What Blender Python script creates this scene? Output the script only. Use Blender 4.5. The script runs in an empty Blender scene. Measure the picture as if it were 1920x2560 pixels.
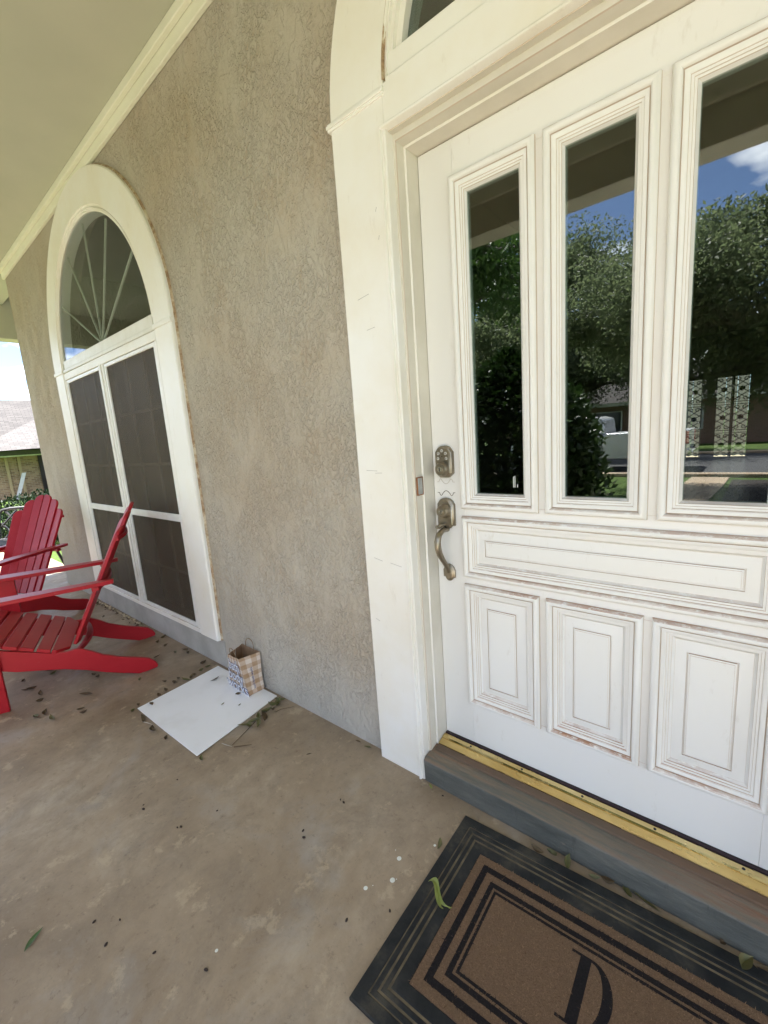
import bpy, bmesh, math, random
import numpy as np
from mathutils import Vector, Matrix, noise as mnoise
random.seed(7); rng = np.random.default_rng(7)
sc = bpy.context.scene; C = sc.collection
# ------------------------------------------------------------------ camera
H = 1.28
cd = bpy.data.cameras.new('camera'); cam = bpy.data.objects.new('camera', cd); C.objects.link(cam)
cd.sensor_fit = 'HORIZONTAL'; cd.sensor_width = 36; cd.lens = 20.542; cd.clip_start = .02; cd.clip_end = 2000
cam.matrix_world = Matrix(((.76540, -.05793, .64094, 0), (.63963, .17832, -.74771, 0), (-.07098, .98227, .17354, H), (0, 0, 0, 1)))
sc.camera = cam
# ------------------------------------------------------------------ light
SUN = Vector((-.30, -.355, .885)).normalized()
w = bpy.data.worlds.new('World'); sc.world = w; w.use_nodes = True
nt = w.node_tree; nt.nodes.clear(); N = nt.nodes.new; Lk = nt.links.new
out = N('ShaderNodeOutputWorld'); bg = N('ShaderNodeBackground'); sky = N('ShaderNodeTexSky')
sky.sky_type = 'NISHITA'; sky.sun_disc = False; sky.sun_elevation = math.asin(SUN.z); sky.sun_rotation = math.atan2(SUN.x, SUN.y)
sky.air_density = .7; sky.dust_density = .6; sky.ozone_density = 5.0
tc = N('ShaderNodeTexCoord'); sep = N('ShaderNodeSeparateXYZ'); Lk(tc.outputs['Generated'], sep.inputs[0])
zz = N('ShaderNodeMath'); zz.operation = 'MAXIMUM'; Lk(sep.outputs[2], zz.inputs[0]); zz.inputs[1].default_value = 0
za = N('ShaderNodeMath'); za.operation = 'ADD'; Lk(zz.outputs[0], za.inputs[0]); za.inputs[1].default_value = .22
dv = N('ShaderNodeVectorMath'); dv.operation = 'DIVIDE'; Lk(tc.outputs['Generated'], dv.inputs[0]); cof = N('ShaderNodeVectorMath'); cof.inputs[1].default_value = (0.4, 5.2, 1); Lk(dv.outputs[0], cof.inputs[0])
cb = N('ShaderNodeCombineXYZ'); Lk(za.outputs[0], cb.inputs[0]); Lk(za.outputs[0], cb.inputs[1]); Lk(za.outputs[0], cb.inputs[2]); Lk(cb.outputs[0], dv.inputs[1])
cn = N('ShaderNodeTexNoise'); cn.inputs['Scale'].default_value = 2.1; cn.inputs['Detail'].default_value = 9; cn.inputs['Roughness'].default_value = .52; Lk(cof.outputs[0], cn.inputs['Vector'])
cr = N('ShaderNodeValToRGB'); cr.color_ramp.elements[0].position = .48; cr.color_ramp.elements[1].position = .63; Lk(cn.outputs['Fac'], cr.inputs[0])
cm = N('ShaderNodeMixRGB'); cm.inputs[2].default_value = (14.5, 14.8, 15.2, 1); Lk(cr.outputs[0], cm.inputs[0]); Lk(sky.outputs[0], cm.inputs[1])
Lk(cm.outputs[0], bg.inputs[0]); bg.inputs[1].default_value = .082; Lk(bg.outputs[0], out.inputs[0])
sd = bpy.data.lights.new('sun', 'SUN'); sd.energy = 5.0; sd.angle = math.radians(.53); sd.color = (1, .97, .93)
so = bpy.data.objects.new('sun', sd); C.objects.link(so); so.rotation_euler = SUN.to_track_quat('Z', 'Y').to_euler(); so.location = (0, 0, 20)
vs = sc.view_settings; vs.view_transform = 'Standard'; vs.look = 'None'; vs.exposure = 2.52; vs.gamma = 1; vs.use_curve_mapping = False
sc.cycles.max_bounces = 10; sc.cycles.diffuse_bounces = 5; sc.cycles.glossy_bounces = 6; sc.cycles.transparent_max_bounces = 16; sc.cycles.transmission_bounces = 6
sc.cycles.use_denoising = True; sc.cycles.sample_clamp_indirect = 8; sc.cycles.caustics_reflective = False; sc.cycles.caustics_refractive = False

# ------------------------------------------------------------------ materials
def nodes(name):
    m = bpy.data.materials.new(name); m.use_nodes = True; t = m.node_tree
    b = t.nodes['Principled BSDF']; return m, t, b
def coord(t, scale=(1, 1, 1), kind='Object'):
    c = t.nodes.new('ShaderNodeTexCoord'); mp = t.nodes.new('ShaderNodeMapping'); mp.inputs['Scale'].default_value = scale
    t.links.new(c.outputs[kind], mp.inputs[0]); return mp.outputs[0]
def tnoise(t, vec, scale, detail=5, rough=.55, dist=0):
    n = t.nodes.new('ShaderNodeTexNoise'); n.inputs['Scale'].default_value = scale; n.inputs['Detail'].default_value = detail
    n.inputs['Roughness'].default_value = rough; n.inputs['Distortion'].default_value = dist; t.links.new(vec, n.inputs['Vector']); return n.outputs['Fac']
def ramp(t, fac, stops):
    r = t.nodes.new('ShaderNodeValToRGB'); e = r.color_ramp.elements
    while len(e) < len(stops): e.new(.5)
    for k, (p, c) in zip(e, stops):
        k.position = p; k.color = (*c, 1) if len(c) == 3 else c
    t.links.new(fac, r.inputs[0]); return r.outputs[0]
def mixc(t, fac, a, b, mode='MIX'):
    m = t.nodes.new('ShaderNodeMixRGB'); m.blend_type = mode
    for i, v in ((0, fac), (1, a), (2, b)):
        if hasattr(v, 'links'): t.links.new(v, m.inputs[i])
        elif i == 0: m.inputs[0].default_value = v
        else: m.inputs[i].default_value = (*v, 1)
    return m.outputs[0]
def math_(t, op, a, b=None):
    m = t.nodes.new('ShaderNodeMath'); m.operation = op
    for i, v in enumerate((a, b)):
        if v is None: continue
        if hasattr(v, 'links'): t.links.new(v, m.inputs[i])
        else: m.inputs[i].default_value = v
    return m.outputs[0]
def bump(t, b, h, strength=.3, dist=.01):
    n = t.nodes.new('ShaderNodeBump'); n.inputs['Strength'].default_value = strength; n.inputs['Distance'].default_value = dist
    t.links.new(h, n.inputs['Height']); t.links.new(n.outputs[0], b.inputs['Normal'])
def M(name, c1, c2=None, rough=.6, scale=8, bmp=0, bscale=60, metal=0, spec=.5, stretch=(1, 1, 1), detail=5, r2=None, lo=.35, hi=.65, bdist=.004):
    m, t, b = nodes(name); c2 = c2 or tuple(x * .86 for x in c1)
    v = coord(t, stretch); f = tnoise(t, v, scale, detail)
    t.links.new(ramp(t, f, ((lo, c1), (hi, c2))), b.inputs['Base Color'])
    b.inputs['Roughness'].default_value = rough; b.inputs['Metallic'].default_value = metal; b.inputs['Specular IOR Level'].default_value = spec
    if r2 is not None: t.links.new(ramp(t, tnoise(t, v, scale * 1.7, 4), ((.35, (rough,) * 3), (.65, (r2,) * 3))), b.inputs['Roughness'])
    if bmp: bump(t, b, tnoise(t, v, bscale, 6), bmp, bdist)
    return m
def upmask(t):
    g = t.nodes.new('ShaderNodeNewGeometry'); s = t.nodes.new('ShaderNodeSeparateXYZ'); t.links.new(g.outputs['True Normal'], s.inputs[0])
    return ramp(t, s.outputs[2], ((.45, (0, 0, 0)), (.75, (1, 1, 1))))
def painted(name, white, dust=(.42, .22, .12), amount=.8, rough=.42, tint=(.74, .66, .5), tamt=.5, cov=(.42, .56)):
    # white paint with yellowed patches, and reddish dust that has settled on upward ledges
    m, t, b = nodes(name); v = coord(t)
    base = ramp(t, tnoise(t, v, 3.2, 6, .6), ((.40, white), (.72, tuple(a * (1 - tamt) + c * tamt for a, c in zip(white, tint)))))
    sm = ramp(t, tnoise(t, coord(t, (1, 1, .35)), 26, 5, .7), ((.62, (0, 0, 0)), (.80, (.35, .35, .35))))
    base = mixc(t, sm, base, (.50, .43, .34))
    up = upmask(t); n = ramp(t, tnoise(t, coord(t, (.55, 1, 1)), 55, 6, .78), ((cov[0], (0, 0, 0)), (cov[1], (1, 1, 1))))
    n = math_(t, 'MULTIPLY', n, ramp(t, tnoise(t, coord(t), 4.5, 5, .6), ((.36, (.25,) * 3), (.56, (1,) * 3)))); k = math_(t, 'MULTIPLY', math_(t, 'MULTIPLY', up, n), amount)
    gp_ = t.nodes.new('ShaderNodeNewGeometry'); sz_ = t.nodes.new('ShaderNodeSeparateXYZ'); t.links.new(gp_.outputs['Position'], sz_.inputs[0]); k = math_(t, 'MULTIPLY', k, ramp(t, math_(t, 'MULTIPLY', sz_.outputs[2], .5), ((.22, (1,) * 3), (.52, (.55,) * 3))))
    t.links.new(mixc(t, k, base, dust), b.inputs['Base Color'])
    b.inputs['Roughness'].default_value = rough
    bump(t, b, tnoise(t, coord(t, (1, 1, .25)), 90, 4), .12, .002)
    return m
def glass(name, tint=(.78, .84, .8), f0=.055, refl=(1, 1, 1)):
    m, t, b = nodes(name); t.nodes.remove(b); o = t.nodes['Material Output']
    g = t.nodes.new('ShaderNodeNewGeometry'); d = t.nodes.new('ShaderNodeVectorMath'); d.operation = 'DOT_PRODUCT'
    t.links.new(g.outputs['Normal'], d.inputs[0]); t.links.new(g.outputs['Incoming'], d.inputs[1])
    x = math_(t, 'SUBTRACT', 1.0, math_(t, 'ABSOLUTE', d.outputs['Value'])); x = math_(t, 'POWER', x, 5.0)
    fac = math_(t, 'ADD', math_(t, 'MULTIPLY', x, 1 - f0), f0)
    tr = t.nodes.new('ShaderNodeBsdfTransparent'); tr.inputs[0].default_value = (*tint, 1)
    gl = t.nodes.new('ShaderNodeBsdfGlossy'); gl.inputs['Roughness'].default_value = 0; gl.inputs['Color'].default_value = (*refl, 1)
    mx = t.nodes.new('ShaderNodeMixShader'); t.links.new(fac, mx.inputs[0]); t.links.new(tr.outputs[0], mx.inputs[1]); t.links.new(gl.outputs[0], mx.inputs[2])
    t.links.new(mx.outputs[0], o.inputs[0]); return m
def screen_mat(name):
    m, t, b = nodes(name); o = t.nodes['Material Output']
    v = coord(t); f = tnoise(t, coord(t, (1, 1, .12)), 7, 4)
    t.links.new(ramp(t, f, ((.35, (.100, .082, .060)), (.7, (.122, .102, .078)))), b.inputs['Base Color'])
    b.inputs['Roughness'].default_value = .5; b.inputs['Specular IOR Level'].default_value = .05
    tr = t.nodes.new('ShaderNodeBsdfTransparent'); tr.inputs[0].default_value = (.9, .88, .84, 1)
    mx = t.nodes.new('ShaderNodeMixShader'); mx.inputs[0].default_value = .62
    t.links.new(tr.outputs[0], mx.inputs[1]); t.links.new(b.outputs[0], mx.inputs[2]); t.links.new(mx.outputs[0], o.inputs[0]); return m
def leafmat(name, c1, c2, trans=.3, rough=.5):
    m, t, b = nodes(name); o = t.nodes['Material Output']
    g = t.nodes.new('ShaderNodeNewGeometry'); f = g.outputs['Random Per Island']
    col = ramp(t, f, ((0, c1), (1, c2)))
    t.links.new(col, b.inputs['Base Color']); b.inputs['Roughness'].default_value = rough; b.inputs['Specular IOR Level'].default_value = .3
    tl = t.nodes.new('ShaderNodeBsdfTranslucent'); t.links.new(col, tl.inputs[0])
    mx = t.nodes.new('ShaderNodeMixShader'); mx.inputs[0].default_value = trans
    t.links.new(b.outputs[0], mx.inputs[1]); t.links.new(tl.outputs[0], mx.inputs[2]); t.links.new(mx.outputs[0], o.inputs[0]); return m
def stucco_mat():
    m, t, b = nodes('stucco')
    n1 = tnoise(t, coord(t, (1, 1, .72)), 62, 4, .62, .7); n0 = tnoise(t, coord(t, (1, 1, .42)), 26, 3, .5, 1.0)
    plate = ramp(t, n1, ((.44, (0, 0, 0)), (.545, (1, 1, 1)))); slab = ramp(t, n0, ((.46, (0,) * 3), (.53, (1,) * 3)))
    n2 = tnoise(t, coord(t, (1, 1, .8)), 190, 4, .7)
    big = tnoise(t, coord(t), 1.5, 6, .62); stain = tnoise(t, coord(t, (1, 1, .75)), 3.4, 7, .68)
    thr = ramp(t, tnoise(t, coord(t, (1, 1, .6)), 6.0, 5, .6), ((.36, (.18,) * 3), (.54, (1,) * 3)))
    h1 = math_(t, 'MULTIPLY', math_(t, 'MULTIPLY', plate, thr), .62); h0 = math_(t, 'MULTIPLY', slab, .42)
    hgt = math_(t, 'ADD', math_(t, 'ADD', h1, h0), math_(t, 'MULTIPLY', n2, .22))
    base = mixc(t, ramp(t, big, ((.34, (0,) * 3), (.66, (1,) * 3))), (.44, .37, .285), (.47, .43, .365))
    base = mixc(t, ramp(t, stain, ((.56, (0,) * 3), (.72, (.5,) * 3))), base, (.42, .315, .21))
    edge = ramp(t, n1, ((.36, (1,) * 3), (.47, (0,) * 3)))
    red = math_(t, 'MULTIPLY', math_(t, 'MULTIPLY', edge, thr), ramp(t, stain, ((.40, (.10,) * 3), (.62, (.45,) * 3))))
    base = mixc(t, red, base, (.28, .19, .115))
    # greyer tone at the wall foot: cool sky light painted into the colour
    s = t.nodes.new('ShaderNodeSeparateXYZ'); g = t.nodes.new('ShaderNodeNewGeometry'); t.links.new(g.outputs['Position'], s.inputs[0])
    foot = math_(t, 'ADD', s.outputs[2], math_(t, 'MULTIPLY', tnoise(t, coord(t), 5, 5), .35))
    base = mixc(t, ramp(t, foot, ((.20, (.75,) * 3), (.60, (0,) * 3))), base, (.455, .435, .40))
    t.links.new(base, b.inputs['Base Color']); b.inputs['Roughness'].default_value = .88; b.inputs['Specular IOR Level'].default_value = .25
    bump(t, b, hgt, 1.0, .0052); return m
def floor_mat():
    m, t, b = nodes('concrete'); v = coord(t, (1, .8, 1))
    a = tnoise(t, v, 1.2, 10, .70, .25); c = tnoise(t, v, 4.6, 10, .76, .2); d = tnoise(t, coord(t), 34, 8, .78); e = tnoise(t, coord(t), 150, 5, .8); k = tnoise(t, coord(t), 2.3, 8, .66, .5)
    base = ramp(t, a, ((.32, (.165, .118, .074)), (.44, (.255, .192, .128)), (.56, (.335, .262, .182)), (.68, (.44, .365, .27))))
    base = mixc(t, ramp(t, c, ((.46, (0,) * 3), (.62, (.6,) * 3))), base, (.215, .17, .122))
    base = mixc(t, ramp(t, tnoise(t, coord(t), 9, 10, .74, .2), ((.575, (0,) * 3), (.63, (.55,) * 3))), base, (.47, .375, .255))
    base = mixc(t, ramp(t, k, ((.54, (0,) * 3), (.68, (.5,) * 3))), base, (.345, .325, .295))
    base = mixc(t, ramp(t, d, ((.34, (.5,) * 3), (.44, (0,) * 3))), base, (.14, .10, .066))
    base = mixc(t, ramp(t, d, ((.60, (0,) * 3), (.70, (.4,) * 3))), base, (.45, .38, .285))
    base = mixc(t, ramp(t, e, ((.30, (.75,) * 3), (.37, (0,) * 3))), base, (.075, .052, .034))
    base = mixc(t, ramp(t, e, ((.66, (0,) * 3), (.72, (.45,) * 3))), base, (.55, .47, .36))
    t.links.new(base, b.inputs['Base Color'])
    t.links.new(ramp(t, c, ((.35, (.46,) * 3), (.65, (.68,) * 3))), b.inputs['Roughness']); b.inputs['Specular IOR Level'].default_value = .35
    bump(t, b, math_(t, 'ADD', math_(t, 'MULTIPLY', c, .6), math_(t, 'MULTIPLY', d, .3)), .4, .007); return m
def brick_mat(name, c1, c2, mortar, bw=.21, bh=.075, axis='XZ'):
    m, t, b = nodes(name); c = t.nodes.new('ShaderNodeTexCoord'); s = t.nodes.new('ShaderNodeSeparateXYZ'); t.links.new(c.outputs['Object'], s.inputs[0])
    cx = t.nodes.new('ShaderNodeCombineXYZ')
    hsum = math_(t, 'ADD', s.outputs[0], s.outputs[1]); t.links.new(hsum, cx.inputs[0]); t.links.new(s.outputs[2], cx.inputs[1])
    k = t.nodes.new('ShaderNodeTexBrick'); t.links.new(cx.outputs[0], k.inputs['Vector']); k.inputs['Scale'].default_value = 1
    k.inputs['Color1'].default_value = (*c1, 1); k.inputs['Color2'].default_value = (*c2, 1); k.inputs['Mortar'].default_value = (*mortar, 1)
    k.inputs['Brick Width'].default_value = bw; k.inputs['Row Height'].default_value = bh; k.inputs['Mortar Size'].default_value = .008; k.inputs['Bias'].default_value = -.1
    t.links.new(k.outputs['Color'], b.inputs['Base Color']); b.inputs['Roughness'].default_value = .85
    bump(t, b, k.outputs['Fac'], -.4, .01); return m

m_stucco = stucco_mat(); m_floor = floor_mat()
m_white = painted('white_door_paint', (.82, .81, .785), tamt=.10, amount=1.0, dust=(.36, .17, .085), cov=(.37, .51))
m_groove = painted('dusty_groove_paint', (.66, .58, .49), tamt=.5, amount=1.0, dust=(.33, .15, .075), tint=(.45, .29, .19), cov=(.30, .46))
m_trim = painted('white_trim_paint', (.84, .825, .79), tamt=.46, amount=.5, dust=(.45, .28, .16))
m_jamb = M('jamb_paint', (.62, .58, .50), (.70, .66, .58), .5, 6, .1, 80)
m_ceil = M('ceiling_paint', (.47, .47, .375), (.51, .505, .405), .75, 2, .05, 150)
m_ctrim = M('ceiling_trim_paint', (.80, .79, .66), (.74, .73, .60), .55, 3)
m_vinyl = M('white_vinyl', (.80, .79, .75), (.72, .70, .64), .4, 9)
m_muntin = M('muntin_paint', (.62, .63, .56), (.56, .57, .5), .5, 6)
m_glass = glass('door_glass', (.62, .68, .66), .12); m_fan = glass('fanlight_glass', (.88, .91, .90), .04, (.58, .61, .68)); m_screen = screen_mat('solar_screen')
m_brass = M('brass', (.88, .70, .34), (.66, .47, .18), .13, 12, .05, 40, metal=1, r2=.36, stretch=(.4, 1, 1))
m_nickel = M('antique_nickel', (.36, .315, .245), (.28, .245, .19), .30, 14, metal=1, r2=.42)
m_bright = M('bright_nickel', (.62, .58, .50), (.55, .5, .42), .25, 20, metal=1)
m_black = M('black_slot', (.012, .011, .01), None, .5)
m_button = M('key_button', (.60, .58, .53), (.5, .48, .44), .4)
m_steel = M('galvanised_strike', (.40, .42, .42), (.5, .52, .52), .35, 30, metal=1)
m_rawwood = M('bare_wood', (.30, .13, .05), (.22, .09, .035), .8, 30, .3, 90)
m_mark = M('old_varnish_line', (.10, .085, .06), (.2, .17, .12), .7, 40)
def sill_mat():
    m, t, b = nodes('worn_sill_paint'); v = coord(t, (.25, 1, 1))
    base = ramp(t, tnoise(t, v, 9, 7, .70), ((.32, (.042, .047, .043)), (.48, (.085, .090, .082)), (.62, (.13, .132, .118)), (.74, (.20, .195, .17))))
    base = mixc(t, ramp(t, tnoise(t, coord(t, (1, 1, .15)), 26, 6, .75), ((.58, (0,) * 3), (.68, (.7,) * 3))), base, (.04, .044, .042))
    up = upmask(t); base = mixc(t, math_(t, 'MULTIPLY', up, ramp(t, tnoise(t, v, 6, 6, .7), ((.36, (.5,) * 3), (.6, (1,) * 3)))), base, ramp(t, tnoise(t, coord(t, (.12, 1.6, 1)), 16, 6, .7), ((.40, (.105, .098, .076)), (.52, (.17, .125, .082)), (.62, (.21, .095, .05)))))
    base = mixc(t, ramp(t, tnoise(t, coord(t, (.5, 1, 1)), 13, 6, .7), ((.66, (0,) * 3), (.71, (.7,) * 3))), base, (.30, .23, .17))
    t.links.new(base, b.inputs['Base Color']); b.inputs['Roughness'].default_value = .55; bump(t, b, tnoise(t, v, 40, 6, .7), .8, .008); return m
m_sill = sill_mat()

# ------------------------------------------------------------------ mesh helpers
class MB:
    def __init__(s): s.v = []; s.f = []; s.m = []
    def add(s, vs, fs, mi=0):
        o = len(s.v); s.v += [tuple(p) for p in vs]; s.f += [tuple(i + o for i in f) for f in fs]; s.m += [mi] * len(fs); return s
    def box(s, x0, x1, y0, y1, z0, z1, mi=0):
        return s.add([(x0, y0, z0), (x1, y0, z0), (x1, y1, z0), (x0, y1, z0), (x0, y0, z1), (x1, y0, z1), (x1, y1, z1), (x0, y1, z1)],
                     [(0, 3, 2, 1), (4, 5, 6, 7), (0, 1, 5, 4), (1, 2, 6, 5), (2, 3, 7, 6), (3, 0, 4, 7)], mi)
    def prism(s, poly, o, u, v, n, t, mi=0):
        # polygon (a,b) in the frame (u,v) at o, thickened along n by t
        o, u, v, n = map(Vector, (o, u, v, n)); k = len(poly)
        a = [o + u * p + v * q for p, q in poly]; b = [p + n * t for p in a]
        return s.add(a + b, [tuple(range(k))[::-1], tuple(range(k, 2 * k))] + [(i, (i + 1) % k, (i + 1) % k + k, i + k) for i in range(k)], mi)
    def tube(s, pts, r, n=8, mi=0, cap=True):
        pts = [Vector(p) for p in pts]; k = len(pts); rs = r if isinstance(r, (list, tuple)) else [r] * k
        base = len(s.v); up = None
        for i, p in enumerate(pts):
            d = (pts[min(i + 1, k - 1)] - pts[max(i - 1, 0)]).normalized()
            if up is None: up = d.orthogonal().normalized()
            else: up = (up - d * up.dot(d)).normalized()
            w_ = d.cross(up)
            s.v += [tuple(p + (up * math.cos(a) + w_ * math.sin(a)) * rs[i]) for a in (2 * math.pi * j / n for j in range(n))]
        for i in range(k - 1):
            for j in range(n):
                s.f.append((base + i * n + j, base + i * n + (j + 1) % n, base + (i + 1) * n + (j + 1) % n, base + (i + 1) * n + j)); s.m.append(mi)
        if cap:
            s.f.append(tuple(base + j for j in range(n))[::-1]); s.f.append(tuple(base + (k - 1) * n + j for j in range(n))); s.m += [mi, mi]
        return s
    def lathe(s, c, axis, prof, n=24, mi=0):
        c = Vector(c); a = Vector(axis).normalized(); u = a.orthogonal().normalized(); v = a.cross(u); b0 = len(s.v)
        for r, h in prof: s.v += [tuple(c + a * h + (u * math.cos(t) + v * math.sin(t)) * r) for t in (2 * math.pi * j / n for j in range(n))]
        for i in range(len(prof) - 1):
            for j in range(n): s.f.append((b0 + i * n + j, b0 + i * n + (j + 1) % n, b0 + (i + 1) * n + (j + 1) % n, b0 + (i + 1) * n + j)); s.m.append(mi)
        s.f.append(tuple(b0 + j for j in range(n))[::-1]); s.f.append(tuple(b0 + (len(prof) - 1) * n + j for j in range(n))); s.m += [mi, mi]; return s
    def sweep(s, path, prof, closed=False, mi=0, capends=True, mis=None):
        # path: (x,z) points; prof: (outward offset, y). outward = left of travel
        k = len(path); P = [Vector(p) for p in path]; b0 = len(s.v); q = len(prof)
        for i in range(k):
            a = P[i - 1] if (i or closed) else None; c = P[(i + 1) % k] if (i < k - 1 or closed) else None
            d1 = (P[i] - a).normalized() if a is not None else None; d2 = (c - P[i]).normalized() if c is not None else None
            if d1 is None: d1 = d2
            if d2 is None: d2 = d1
            n1 = Vector((-d1.y, d1.x)); n2 = Vector((-d2.y, d2.x)); mt = n1 + n2; mt = mt / max(mt.dot(n1), .2)
            for o_, y in prof: e = P[i] + mt * o_; s.v.append((e.x, y, e.y))
        for i in range(k if closed else k - 1):
            j = (i + 1) % k
            for a in range(q - 1): s.f.append((b0 + i * q + a, b0 + i * q + a + 1, b0 + j * q + a + 1, b0 + j * q + a)); s.m.append(mis[a] if mis else mi)
        if not closed and capends and q > 2: s.f.append(tuple(b0 + a for a in range(q))); s.f.append(tuple(b0 + (k - 1) * q + a for a in range(q))[::-1]); s.m += [mi, mi]
        return s
    def build(s, name, mat, parent=None, bev=0, smooth=35, world=True, fix=True, seg=2):
        me = bpy.data.meshes.new(name); me.from_pydata(s.v, [], s.f)
        for x in (mat if isinstance(mat, (list, tuple)) else [mat]): me.materials.append(x)
        me.polygons.foreach_set('material_index', s.m)
        if fix:
            bm = bmesh.new(); bm.from_mesh(me); bmesh.ops.recalc_face_normals(bm, faces=bm.faces); bm.to_mesh(me); bm.free()
        if smooth: me.polygons.foreach_set('use_smooth', [True] * len(me.polygons)); me.set_sharp_from_angle(angle=math.radians(smooth))
        return link(name, me, parent, bev, world, seg)
def link(name, me, parent=None, bev=0, world=True, seg=2):
    o = bpy.data.objects.new(name, me); C.objects.link(o)
    if parent:
        o.parent = parent
        if world: o.location = -Vector(abs_loc(parent))
    if bev:
        b = o.modifiers.new('bevel', 'BEVEL'); b.width = bev; b.segments = seg; b.limit_method = 'ANGLE'; b.angle_limit = math.radians(40)
    return o
def abs_loc(o):
    l = Vector(o.location)
    while o.parent: o = o.parent; l += Vector(o.location)
    return l
def tag(o, label=None, cat=None, group=None, kind=None):
    for k, v in (('label', label), ('category', cat), ('group', group), ('kind', kind)):
        if v: o[k] = v
    return o
def thing(name, label, cat, loc=(0, 0, 0), rz=0, group=None):
    o = bpy.data.objects.new(name, None); C.objects.link(o); o.location = loc; o.rotation_euler = (0, 0, rz); o.empty_display_size = .1
    return tag(o, label, cat, group)
def npmesh(name, V, F, mat, parent=None, world=True, smooth=False):
    me = bpy.data.meshes.new(name); V = np.asarray(V, np.float32); F = np.asarray(F, np.int32); k = F.shape[1]
    me.vertices.add(len(V)); me.vertices.foreach_set('co', V.ravel()); me.loops.add(F.size); me.loops.foreach_set('vertex_index', F.ravel())
    me.polygons.add(len(F)); me.polygons.foreach_set('loop_start', np.arange(0, F.size, k, dtype=np.int32)); me.polygons.foreach_set('loop_total', np.full(len(F), k, np.int32))
    me.update(calc_edges=True); me.materials.append(mat)
    if smooth: me.polygons.foreach_set('use_smooth', [True] * len(F))
    return link(name, me, parent, 0, world)
def leaves(P, size, asp=.45, droop=.3, jitter=.35, out=None):
    # folded leaf: two triangles sharing the midrib -> 4 verts, 2 tris
    n = len(P); d = rng.normal(size=(n, 3)); d[:, 2] -= droop
    if out is not None: d += out
    d /= np.linalg.norm(d, axis=1)[:, None]; s = rng.normal(size=(n, 3)); s -= d * (s * d).sum(1)[:, None]; s /= np.linalg.norm(s, axis=1)[:, None]
    up = np.cross(d, s); L = size * (1 + jitter * rng.uniform(-1, 1, n))[:, None]
    b = P; tip = P + d * L; mid = P + d * L * .5; a1 = mid + s * L * asp * .5 + up * L * .10; a2 = mid - s * L * asp * .5 + up * L * .10
    V = np.stack([b, a1, tip, a2], 1).reshape(-1, 3); i = np.arange(n)[:, None] * 4
    F = np.concatenate([i + np.array([[0, 1, 2]]), i + np.array([[0, 2, 3]])], 0); return V, F
def arc(cx, cz, r, a0, a1, n): return [(cx + r * math.cos(math.radians(a0 + (a1 - a0) * i / n)), cz + r * math.sin(math.radians(a0 + (a1 - a0) * i / n))) for i in range(n + 1)]

# ------------------------------------------------------------------ setting: ground, porch, path, street
def gz(x, y):
    dx = max(-8.6 - x, 0, x - 5.5); dy = max(-.95 - y, 0, y - 13.7); d = math.hypot(dx, dy); t = min(d / 11, 1); return -.14 - .41 * t * t * (3 - 2 * t)
xs = sorted(set([-600, -300, -150, -90] + [round(v, 2) for v in np.linspace(-60, 60, 81)] + [90, 150, 300, 600])); ys = xs
V = [(x, y, gz(x, y)) for y in ys for x in xs]; n = len(xs)
F = [(j * n + i, j * n + i + 1, (j + 1) * n + i + 1, (j + 1) * n + i) for j in range(n - 1) for i in range(n - 1)]
def grass_mat():
    m, t, b = nodes('lawn'); v = coord(t)
    base = ramp(t, tnoise(t, v, .9, 7, .65), ((.35, (.060, .110, .018)), (.65, (.095, .150, .028))))
    base = mixc(t, ramp(t, tnoise(t, v, 45, 5, .7), ((.4, (.5,) * 3), (.6, (0,) * 3))), base, (.028, .052, .008))
    t.links.new(base, b.inputs['Base Color']); b.inputs['Roughness'].default_value = .8; b.inputs['Specular IOR Level'].default_value = .2
    bump(t, b, tnoise(t, v, 60, 5, .7), .8, .03); return m
m_lawn = grass_mat()
tag(npmesh('lawn', V, F, m_lawn, smooth=True), kind='structure')
porch = MB(); porch.box(-8.5, 5.2, -.95, 1.40, -.3, 0)
porch = tag(porch.build('porch_floor', m_floor, bev=.012), kind='structure')
def strip(name, mat, x0, x1, y0, y1, dz, n=24, skew=0):
    V = []; 
    for i in range(n + 1):
        y = y0 + (y1 - y0) * i / n; k = skew * (y - y0)
        V += [(x0 + k, y, gz(x0, y) + dz), (x1 + k, y, gz(x1, y) + dz)]
    o = npmesh(name, V, [(2 * i, 2 * i + 1, 2 * i + 3, 2 * i + 2) for i in range(n)], mat); return tag(o, kind='structure')
m_path = M('tan_concrete_path', (.40, .30, .20), (.34, .26, .18), .8, 3, .2, 60)
m_asph = M('asphalt', (.06, .06, .062), (.045, .045, .046), .85, 20, .3, 120)
m_stand_in = M('stand_in_dark', (.018, .013, .010), (.03, .02, .014), .9, 25, .9, 50, bdist=.03)
m_court = M('pale_concrete', (.55, .51, .45), (.48, .44, .385), .85, 2, .2, 60)
strip('path', m_path, -1.35, -.50, -12.5, -5.41, .025, skew=-.03)
tag(MB().box(-9.5, 5.5, -5.4, -2.6, -.6, -.118).build('bounce_court', m_court, bev=.02), kind='structure')  # unseen pale court, added to bounce sunlight up into the porch
tag(MB().box(-1.3, .9, -2.595, -.955, -.5, -.114).build('path', m_court, bev=.02), kind='structure')
strip('dark_stand_in', m_stand_in, -.44, 2.6, -12.0, -5.42, .02)  # added dark ground, stands in for the dark figure mirrored in the right pane
tag(MB().box(-60, 60, -21, -12.95, -.6, -.54).build('street', m_asph), kind='structure')
tag(MB().box(-60, 60, -12.95, -12.6, -.6, -.44).build('kerb', m_path, bev=.03), kind='structure')
tag(MB().box(-60, 60, -21.4, -21, -.6, -.44).build('kerb', m_path, bev=.03), kind='structure')
tag(MB().box(-5, 5, 13.75, 17.4, -.3, -.10).build('back_patio', m_path, bev=.02), kind='structure')

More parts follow.
